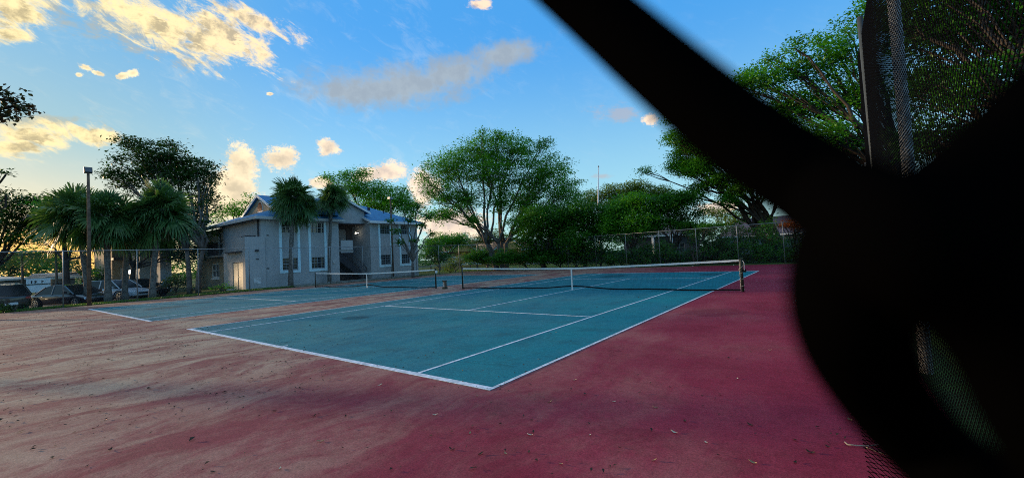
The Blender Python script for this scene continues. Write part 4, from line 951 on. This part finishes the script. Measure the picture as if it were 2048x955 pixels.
house('house', 'house with grey mauve roof glimpsed behind the leaning tree trunk', 1440, 1700, 505, 66, 2.7, 2.6, GREYH, mat('mauve grey shingles', (.10, .085, .11), .8, .2))
house('house', 'cream walled house glimpsed through the hedge right of the big ficus', 1050, 1180, 525, 70, 2.6, 1.5, WHITEH, SHING_G)
house('house', 'long low house with pale roof at the far left edge', -90, 62, 580, 62, 2.1, .3, GREYH, WHITEH, z=-.3)
house('house', 'low house with pale grey roof behind the sign and the cars', 70, 150, 580, 56, 2.0, .45, GREYH, mat('pale sheet roof', (.42, .46, .46), .6, .4, var=.1), z=-.3)
def porch():
    for i, px in enumerate((1308, 1345)):
        c = at(px, 515, 54.5); t = thing('porch_column', (c[0], c[1], 0), ['white porch column left of the dark house entrance', 'white porch column right of the dark house entrance'][i], 'column', 'white columns of the grey house porch')
        MB().box(-.17, -.17, 0, .17, .17, .3).build('base', TRIM, t); MB().box(-.12, -.12, .301, .12, .12, 3.0).build('shaft', TRIM, t); MB().box(-.17, -.17, 3.001, .17, .17, 3.2).build('capital', TRIM, t)
porch()
def boardfence():
    a = at(862, 535, 60); b_ = at(965, 533, 58); ang = atan2(b_[1]-a[1], b_[0]-a[0]); L = hypot(*(b_-a)[:2])
    t = thing('board_fence', (a[0], a[1], 0), 'low white rail fence with dark posts beyond the grass', 'fence', None, ang)
    for i in range(int(L/2.2)+1): MB().box(i*2.2-.07, -.05, 0, i*2.2+.07, .05, 1.0).build('fence_post', POLEW, t)
    for z in (.62,): MB().box(0, -.09, z, L, -.055, z+.28).build('rail', TRIM, t)
    a = at(955, 530, 62); b_ = at(880, 532, 64); ang = atan2(a[1]-b_[1], a[0]-b_[0]); L = hypot(*(b_-a)[:2])
    t = thing('board_fence', (b_[0], b_[1], 0), 'taller pale horizontal board fence in front of the orange roofed house', 'fence', None, ang)
    for i in range(int(L/2.4)+1): MB().box(i*2.4-.06, .0, 0, i*2.4+.06, .1, 2.0).build('fence_post', POLEW, t)
    for i in range(3): MB().box(0, -.04, .75+i*.42, L, -.003, 1.05+i*.42).build('board', WHITEH, t)
boardfence()

# ------------------------------------------------------------------ cars
def car(name, label, cat, loc, heading, paint, L=4.7, Wd=1.82, Hh=1.45, suv=False, hatch=.0):
    t = thing(name, loc, label, cat, 'cars parked behind the left fence', heading)
    hw = Wd/2; belt = .62*Hh+.02; zb = .22 if not suv else .28
    # stations along length: x, belt height, bottom, half width
    if suv: prof = [(-L/2, .55*Hh, .45, .80), (-L/2+.06, belt, .32, .90), (-L/2+.5, belt+.03, zb, .98), (-.6, belt+.02, zb, 1), (.6, belt, zb, 1), (1.15, belt-.02, zb, .99), (L/2-.5, belt-.14, zb, .93), (L/2-.10, belt-.24, .30, .82), (L/2, .48*Hh, .42, .72)]
    else: prof = [(-L/2, .50*Hh, .42, .74), (-L/2+.08, belt-.05, .32, .86), (-L/2+.6, belt+.02, zb, .96), (-.6, belt, zb, 1), (.5, belt-.03, zb, 1), (1.1, belt-.07, zb, .98), (L/2-.55, belt-.19, zb, .92), (L/2-.12, belt-.30, .28, .80), (L/2, .42*Hh, .38, .68)]
    V = []; F = []
    N = 10
    def ring(x, top, bot, wf):
        w = hw*wf; s = []
        for (a, b_) in ((.82, 0), (.97, .12), (1, .45), (.985, .75), (.93, .93), (.80, 1)): s.append((x, w*a, bot+(top-bot)*b_))
        return s+[(p[0], -p[1], p[2]) for p in s[::-1]]
    R = [ring(*p) for p in prof]; n = len(R[0])
    for r in R: V += r
    for i in range(len(R)-1):
        for k in range(n): a = i*n+k; b_ = i*n+(k+1) % n; F.append((a, b_, b_+n, a+n))
    F.append(tuple(range(n))[::-1]); F.append(tuple((len(R)-1)*n+k for k in range(n)))
    b = MB(); b.v = V; b.f = F; body = b.build('body', paint, t, True)
    m = body.modifiers.new('bev', 'SUBSURF'); m.levels = 1; m.render_levels = 2
    # greenhouse: glass body with painted roof and pillars
    if suv: gp = [(-L/2+.12, belt-.04), (-L/2+.42, Hh-.10), (-L/2+.8, Hh-.01), (.0, Hh), (.45, Hh-.05), (1.25, belt-.05)]
    else: gp = [(-L/2+.75, belt-.04), (-L/2+1.35, Hh-.12), (-L/2+1.75, Hh-.01), (-.05, Hh), (.35, Hh-.07), (1.25, belt-.08)]
    gb = MB()
    def sec(x, z): 
        f = (z-belt)/(Hh-belt); return (x, hw*(.90-.22*max(0, f)), z)
    up = [sec(*p) for p in gp]; low = [(p[0], hw*.90, belt-.06) for p in gp]
    for i in range(len(up)-1):
        a, b_, c, d = low[i], low[i+1], up[i+1], up[i]
        gb.quad(a, b_, c, d); gb.quad(*[(q[0], -q[1], q[2]) for q in (d, c, b_, a)])
        gb.quad(d, c, (c[0], -c[1], c[2]), (d[0], -d[1], d[2]))
    glass = gb.build('windows', CARGLASS, t)
    rb = MB(); i0, i1 = 1, 4
    rp = up[i0:i1+1]
    for i in range(len(rp)-1):
        a, b_ = rp[i], rp[i+1]
        rb.hull8([(a[0], a[1]+.012, a[2]-.05), (b_[0], b_[1]+.012, b_[2]-.05), (b_[0], -b_[1]-.012, b_[2]-.05), (a[0], -a[1]-.012, a[2]-.05),
                  (a[0], a[1]-.03, a[2]+.018), (b_[0], b_[1]-.03, b_[2]+.018), (b_[0], -b_[1]+.03, b_[2]+.018), (a[0], -a[1]+.03, a[2]+.018)])
    for s in (1, -1):
        for (p, q) in ((up[0], up[1]), (up[4], up[5])): rb.tube([(p[0], s*(p[1]+.005), p[2]), (q[0], s*(q[1]+.005), q[2])], .035, 5)
        xm = -.35; rb.tube([(xm, s*(hw*.90+.003), belt-.05), (xm-.03, s*(hw*.69+.005), Hh-.02)], .035, 5)
        if suv: rb.tube([(-1.45, s*(hw*.9+.003), belt-.05), (-1.5, s*(hw*.69+.005), Hh-.02)], .06, 5)
    rb.build('roof', paint, t)
    MB().tube([(-.35+.9, hw*.92, belt-.01), (.95, hw*.93, belt-.01)], .012, 4).build('window_trim', CHROME, t)
    rw = .33 if not suv else .37
    for xx in (-L/2+.88, L/2-.92):
        for s in (1, -1):
            w = thing('wheel', (0, 0, 0), None, None); w.parent = t; w.location = (xx, s*(hw-.12), rw)
            tv = MB(); tv.tube([(0, -.11, 0), (0, -.09, 0), (0, .09, 0), (0, .11, 0)], [rw-.03, rw, rw, rw-.03], 24); tv.build('tyre', RUBBER, w, False)
            rm = MB()
            rm.tube([(0, s*.111, 0), (0, s*.116, 0)], [rw*.22, rw*.2], 10)
            for k in range(8):
                th = k*pi/4; rm.hull8([(rw*.15*cos(th-.25), s*.112, rw*.15*sin(th-.25)), (rw*.66*cos(th-.12), s*.112, rw*.66*sin(th-.12)), (rw*.66*cos(th+.12), s*.112, rw*.66*sin(th+.12)), (rw*.15*cos(th+.25), s*.112, rw*.15*sin(th+.25)),
                          (rw*.15*cos(th-.25), s*.125, rw*.15*sin(th-.25)), (rw*.66*cos(th-.12), s*.118, rw*.66*sin(th-.12)), (rw*.66*cos(th+.12), s*.118, rw*.66*sin(th+.12)), (rw*.15*cos(th+.25), s*.125, rw*.15*sin(th+.25))])
            for k in range(20):
                a0, a1 = k*pi/10, (k+1)*pi/10; r0, r1 = rw*.66, rw*.74
                rm.quad((r0*cos(a0), s*.117, r0*sin(a0)), (r0*cos(a1), s*.117, r0*sin(a1)), (r1*cos(a1), s*.114, r1*sin(a1)), (r1*cos(a0), s*.114, r1*sin(a0)))
            rm.build('rim', RIM, w)
            ar = MB(); pts = [((rw+.07)*cos(th), s*.125, (rw+.07)*sin(th)) for th in np.linspace(0, pi, 12)]; ar.tube(pts, .03, 5); ar.build('wheel_arch', RUBBER, w)
    for s in (1, -1):
        MB().hull8([(L/2-.42, s*hw*.74, belt-.40), (L/2-.05, s*hw*.50, belt-.46), (L/2-.02, s*hw*.52, belt-.46), (L/2-.36, s*hw*.89, belt-.40), (L/2-.46, s*hw*.74, belt-.27), (L/2-.14, s*hw*.5, belt-.33), (L/2-.10, s*hw*.54, belt-.33), (L/2-.42, s*hw*.885, belt-.27)]).build('headlight', HEADL, t)
        MB().box(-L/2+.0, hw*.60 if s > 0 else -hw*.82, belt-.24, -L/2+.16, hw*.82 if s > 0 else -hw*.60, belt-.13).build('tail_light', TAILL, t)
        MB().hull8([(.72, s*(hw-.01), belt+.0), (.88, s*(hw-.01), belt), (.88, s*(hw+.17), belt), (.76, s*(hw+.17), belt), (.74, s*(hw-.01), belt+.12), (.88, s*(hw-.01), belt+.12), (.88, s*(hw+.15), belt+.12), (.78, s*(hw+.15), belt+.12)]).build('mirror', paint, t)
        for xx in (.12, -.95): MB().box(xx-.1, min(s*hw, s*(hw+.02)), belt-.17, xx+.1, max(s*hw, s*(hw+.02)), belt-.135).build('door_handle', CHROME, t)
    MB().box(L/2-.10, -hw*.40, belt-.50, L/2+.005, hw*.40, belt-.38).build('grille', DARKIN, t)
    MB().box(-L/2-.02, -.26, .55, -L/2+.02, .26, .68).build('licence_plate', TRIM, t)
    return t
CP1 = mat('black purple car paint', (.018, .012, .02), .22, .6, coat=.8, var=0)
CP2 = mat('pale blue white car paint', (.42, .52, .62), .3, .5, coat=.8, var=.02)
CP3 = mat('black car paint', (.008, .008, .01), .25, .6, coat=.8, var=0)
ZL = -.285
hd = radians(22)     # heading measured from +X: nose towards the court, slightly to the right
car('parked_car', 'dark purple sedan parked left of the lamp pole behind the fence', 'car', (-24.6, .55, ZL), radians(30), CP1)
car('parked_car', 'pale blue white hatchback parked behind the palm trunks', 'car', (-27.6, 3.1, ZL), radians(32), CP2, 4.5, 1.82, 1.55, True)
car('parked_car', 'black sport utility vehicle at the left edge of the picture', 'car', (-23.6, -2.9, ZL), radians(200), CP3, 4.7, 1.9, 1.72, True)
car('parked_car', 'dark car parked furthest right, mostly hidden behind the last palm', 'car', (-31.2, 5.1, ZL), radians(30), CP3, 4.6, 1.82, 1.5, False)

# ------------------------------------------------------------------ poles, sign, lamps
def lamp_pole():
    t = thing('lamp_pole', (-18.35, .52, 0), 'brown wooden lamp pole with a square floodlight beside the left court corner', 'lamp pole')
    MB().tube([(0, 0, -.1), (.02, .01, 4), (.03, .0, 7.35)], [.095, .08, .06], 12).build('pole', POLEW, t, True)
    h = MB().hull8([(-.10, -.17, 7.34), (.10, -.17, 7.38), (.10, .17, 7.38), (-.10, .17, 7.34), (-.16, -.17, 7.60), (.02, -.17, 7.68), (.02, .17, 7.68), (-.16, .17, 7.60)]).build('floodlight', DARKMET, t)
    MB().hull8([(.099, -.14, 7.41), (.107, -.14, 7.41), (.107, .14, 7.41), (.099, .14, 7.41), (.036, -.14, 7.65), (.044, -.14, 7.65), (.044, .14, 7.65), (.036, .14, 7.65)]).build('lens', mat('floodlight lens', (.14, .12, .12), .2, .6), h)
lamp_pole()
def util():
    t = thing('lamp_pole', (-20.1, 22.0, 0), 'slim brown pole with small lamp in front of the right block windows', 'lamp pole')
    c = at(789, 394, hypot(-20.1-CAM[0], 22.0-CAM[1])); hz = c[2]
    MB().tube([(0, 0, -.1), (0, 0, hz-.2)], [.09, .07], 10).build('pole', POLEW, t, True)
    MB().box(-.16, -.22, hz-.2, .16, .22, hz).build('floodlight', STEELG, t)
util()
def flagpole():
    b = gbase(1203, 520, 58); c = at(1197, 334, 58); t = thing('flagpole', b, 'tall white flagpole without a flag rising above the hedge trees', 'flagpole')
    MB().tube([(0, 0, 0), (0, 0, c[2]*.6), (c[0]-b[0], c[1]-b[1], c[2])], [.14, .11, .06], 10).build('pole', TRIM, t, True)
    MB().tube([(c[0]-b[0], c[1]-b[1], c[2]+.0), (c[0]-b[0], c[1]-b[1], c[2]+.08), (c[0]-b[0], c[1]-b[1], c[2]+.2)], [.06, .13, .04], 8).build('finial', STEELG, t, True)
flagpole()
def sign():
    a = at(52, 570, 47); b_ = at(101, 567, 47); c = (a+b_)/2; ang = atan2(b_[1]-a[1], b_[0]-a[0]); L = hypot(*(b_-a)[:2])
    t = thing('sign', (c[0], c[1], -.3), 'white boxed sign with small dark lettering between the two thin palms', 'sign', None, ang)
    z0 = .95; z1 = 1.95
    MB().box(-L/2, 0, z0, L/2, .15, z1).build('panel', mat('pale sign panel', (.62, .74, .78), .5, .3, var=.05), t)
    MB().box(-L/2, -.02, z0+.55, L/2, -.002, z0+.62).build('divider', DARKMET, t)
    for x in (-L*.35, 0, L*.35): MB().box(x-.05, .02, 0, x+.05, .13, z0).build('leg', DARKMET, t)
    rs = random.Random(4); b = MB(); x = -L*.30
    while x < L*.22:
        w = .05; b.box(x, -.012, z0+.66, x+w, -.003, z0+.66+rs.choice((.2, .2, .26))); 
        if rs.random() < .6: b.box(x+w, -.012, z0+.66+rs.choice((.0, .08, .15)), x+w+.07, -.003, z0+.70+rs.choice((.0, .08, .12)))
        x += .17 if rs.random() < .85 else .34
    b.build('lettering', DARKIN, t)
sign()
def globe():
    c = at(260, 543, 54); t = thing('post_lamp', (c[0], c[1], -.1), 'lit white globe lamp on a short dark post behind the palm trunks', 'lamp')
    MB().tube([(0, 0, 0), (0, 0, c[2]-.1)], .05, 8).build('post', DARKMET, t, True)
    MB().tube([(0, 0, c[2]-.12), (0, 0, c[2]-.05), (0, 0, c[2]+.1), (0, 0, c[2]+.22), (0, 0, c[2]+.28)], [.05, .11, .14, .10, .03], 12).build('globe', LAMP, t, True)
globe()

# ------------------------------------------------------------------ small things on the court
BALL = mat('pale tennis ball felt', (.70, .78, .52), .9, .1)
for (px, py, lab) in ((1387, 530, 'pale tennis ball lying at the far fence left of the right net post'), (1468, 526, 'pale tennis ball lying at the far fence just beside the right net post')):
    d = ray(px, py); tt = (31.5-CAM[1])/d[1]; q = CAM+d*tt
    b = MB(); r = .034; b.tube([(0, 0, r+r*sin(e)) for e in np.linspace(-pi/2, pi/2, 9)], [max(.002, r*cos(e)) for e in np.linspace(-pi/2, pi/2, 9)], 12)
    o = b.build('tennis_ball', BALL, None, True); o.location = (q[0], 31.3, 0); tag(o, lab, 'tennis ball', 'tennis balls at the far fence')
def ground_pt(px, py):
    d = ray(px, py); s = -CAM[2]/d[2]; return CAM+d*s
def twig():
    pts = [(1690, 886), (1695, 893), (1712, 893), (1735, 896), (1752, 892), (1790, 890)]
    P = [ground_pt(*p)+np.array([0, 0, .012+.008*(i % 2)]) for i, p in enumerate(pts)]; o = P[0]
    b = MB(); b.tube([p-o for p in P], [.005, .006, .005, .005, .004, .002], 6)
    q = [ground_pt(*p)+np.array([0, 0, .01]) for p in ((1733, 896), (1750, 903), (1775, 912))]; b.tube([p-o for p in q], [.004, .003, .002], 5)
    ob = b.build('dry_twig', mat('bleached twig', (.42, .34, .27), .8, .2), None, True); ob.location = tuple(o); tag(ob, 'pale forked dry twig lying by the mesh skirt at the lower right', 'twig')
twig()
LEAFM = [mat('tan dry leaf', (.34, .24, .12), .7, .3, var=.2, vscale=20), mat('dark dry leaf', (.05, .035, .022), .8, .2, var=.2, vscale=20), mat('pale dry leaf', (.55, .47, .34), .7, .3, var=.1, vscale=20)]
def leafmesh(k, rs):
    b = MB(); n = 5; s = .055; curl = rs.uniform(.3, .9); P = []
    for i in range(n):
        f = i/(n-1); w = s*.42*sin(pi*(f*.92+.04))+.002; z = .006+s*curl*.5*(2*f-1)**2
        P.append(((f-.5)*2*s, w, z+.012*rs.random()), ); P.append(((f-.5)*2*s, 0, z*.7+.002)); P.append(((f-.5)*2*s, -w, z+.012*rs.random()))
    b.v = P; b.f = []
    for i in range(n-1):
        a = i*3; b.f += [(a, a+1, a+4, a+3), (a+1, a+2, a+5, a+4)]
    me = bpy.data.meshes.new('fallen_leaf'); me.from_pydata(b.v, [], b.f); me.update(); me.materials.append(LEAFM[k % 3]); return me
lr = random.Random(11); LM = [leafmesh(k, lr) for k in range(9)]
spots = [(1348, 865, 2), (1412, 885, 2), (940, 866, 0), (1011, 907, 0), (1309, 921, 0), (1122, 928, 0), (1370, 842, 1), (954, 792, 0), (925, 741, 0), (1076, 718, 2), (1112, 664, 2), (1228, 803, 2), (1100, 804, 0), (1405, 791, 1), (1340, 774, 1), (1063, 840, 1), (903, 899, 1), (962, 908, 1), (548, 822, 1), (628, 832, 1), (691, 832, 1), (640, 883, 0), (220, 899, 1), (174, 932, 1), (425, 944, 1), (600, 776, 1), (480, 746, 2), (760, 770, 2), (560, 937, 2), (1500, 850, 1), (1590, 880, 1), (1620, 905, 1), (1655, 893, 1), (1475, 757, 2), (1540, 700, 2), (1240, 895, 1), (1310, 815, 0), (1180, 870, 2), (1060, 870, 2), (1150, 760, 2), (870, 830, 2), (1590, 925, 1), (1505, 925, 0), (1700, 840, 0)]
for i, (px, py, k) in enumerate(spots):
    p = ground_pt(px, py); o = bpy.data.objects.new('fallen_leaf', LM[(i % 3)*3+k]); COL.objects.link(o); o.location = (p[0], p[1], .004); o.rotation_euler = (lr.uniform(-.2, .2), lr.uniform(-.2, .2), lr.uniform(0, 6.3)); s = lr.uniform(.28, .55); o.scale = (s, s, s)
    tag(o, ['curled tan dry leaf on the red surface near the camera', 'small dark dry leaf on the red surface near the camera', 'pale dry leaf lying near the camera'][k], 'leaf', ['tan dry leaves on the court', 'dark dry leaves on the court', 'pale dry leaves on the court'][k])
def litter():
    rs = np.random.RandomState(5); P = []
    while len(P) < 5200:
        x = rs.uniform(-18, 14.6); y = rs.uniform(-3.6, 31.5)
        dens = .06+.9*max(0, 1-abs(y+1.2)/3.4)*(.35+.65*(x < 9))+.25*(y > 30)
        dens *= .35+.9*(sin(x*1.3+2*sin(y*.9))*.5+.5)
        if rs.rand() < dens: P.append((x, y, .009))
    P = np.array(P); n = len(P); a = rs.uniform(0, 2*pi, n); L = rs.uniform(.005, .022, n)*np.where(rs.rand(n) < .1, 1.7, 1)
    dx = np.stack([np.cos(a)*L, np.sin(a)*L, rs.uniform(-.2, .5, n)*L], 1); dy = np.stack([-np.sin(a)*L*.5, np.cos(a)*L*.5, rs.uniform(.1, .7, n)*L], 1)
    P[:, 2] += .004; V = np.stack([P-dx, P+dy, P+dx, P-dy*np.array([1, 1, -.6])], 1).reshape(-1, 3); V[:, 2] = np.maximum(V[:, 2], .0095)
    o = fastmesh('leaf_litter', V, np.arange(len(V)).reshape(-1, 4), LEAFM[1]); tag(o, 'small dark leaf crumbs scattered over both courts', 'leaf litter', kind='stuff')
litter()
def grass():
    rs = np.random.RandomState(9); P = []
    for _ in range(42000):
        y = rs.uniform(-8, 12); x = -19.0-abs(rs.normal(0, 1.5)); 
        if x < -22.2: continue
        P.append((x, y, gz(x, y)))
    for _ in range(9000):
        P.append((rs.uniform(-30, -6), 33.6+abs(rs.normal(0, 5)), -.02))
    P = np.array(P); n = len(P); h = rs.uniform(.05, .13, n); a = rs.uniform(0, 6.28, n); w = .012
    d = np.stack([np.cos(a)*w, np.sin(a)*w, np.zeros(n)], 1); tip = P+np.stack([rs.normal(0, .03, n), rs.normal(0, .03, n), h], 1)
    V = np.stack([P-d, P+d, tip+d*.2, tip-d*.2], 1).reshape(-1, 3)
    o = fastmesh('grass', V, np.arange(len(V)).reshape(-1, 4), GRASSB); tag(o, 'green grass growing along the fences', 'grass', kind='stuff')
grass()

# ------------------------------------------------------------------ labels: place in their row, counted from the left of the photograph
ORD = ['first', 'second', 'third', 'fourth', 'fifth', 'sixth', 'seventh', 'eighth', 'ninth', 'tenth', 'eleventh', 'twelfth', 'thirteenth', 'fourteenth', 'fifteenth', 'sixteenth', 'seventeenth', 'eighteenth', 'nineteenth', 'twentieth']
def pxx(o):
    d = np.array(o.location)-CAM; return float(d@RT)/float(d@FW)
for grp, txt in (('shrubs along the foot of the far fence', 'low dark leafy shrub along the far fence, {} of its row from the left'),
                 ('tall shrubs in the right part of the far hedge', 'taller vine-tangled shrub reaching the fence rail, {} of its kind from the left'),
                 ('dark dry leaves on the court', 'small dark dry leaf near the camera, {} dark leaf from the left'),
                 ('tan dry leaves on the court', 'curled tan dry leaf near the camera, {} tan leaf from the left'),
                 ('pale dry leaves on the court', 'pale dry leaf near the camera, {} pale leaf from the left')):
    L_ = sorted([o for o in sc.objects if o.parent is None and o.get('group') == grp], key=pxx)
    for i, o in enumerate(L_): o['label'] = txt.format(ORD[i] if i < len(L_)-1 else 'last')
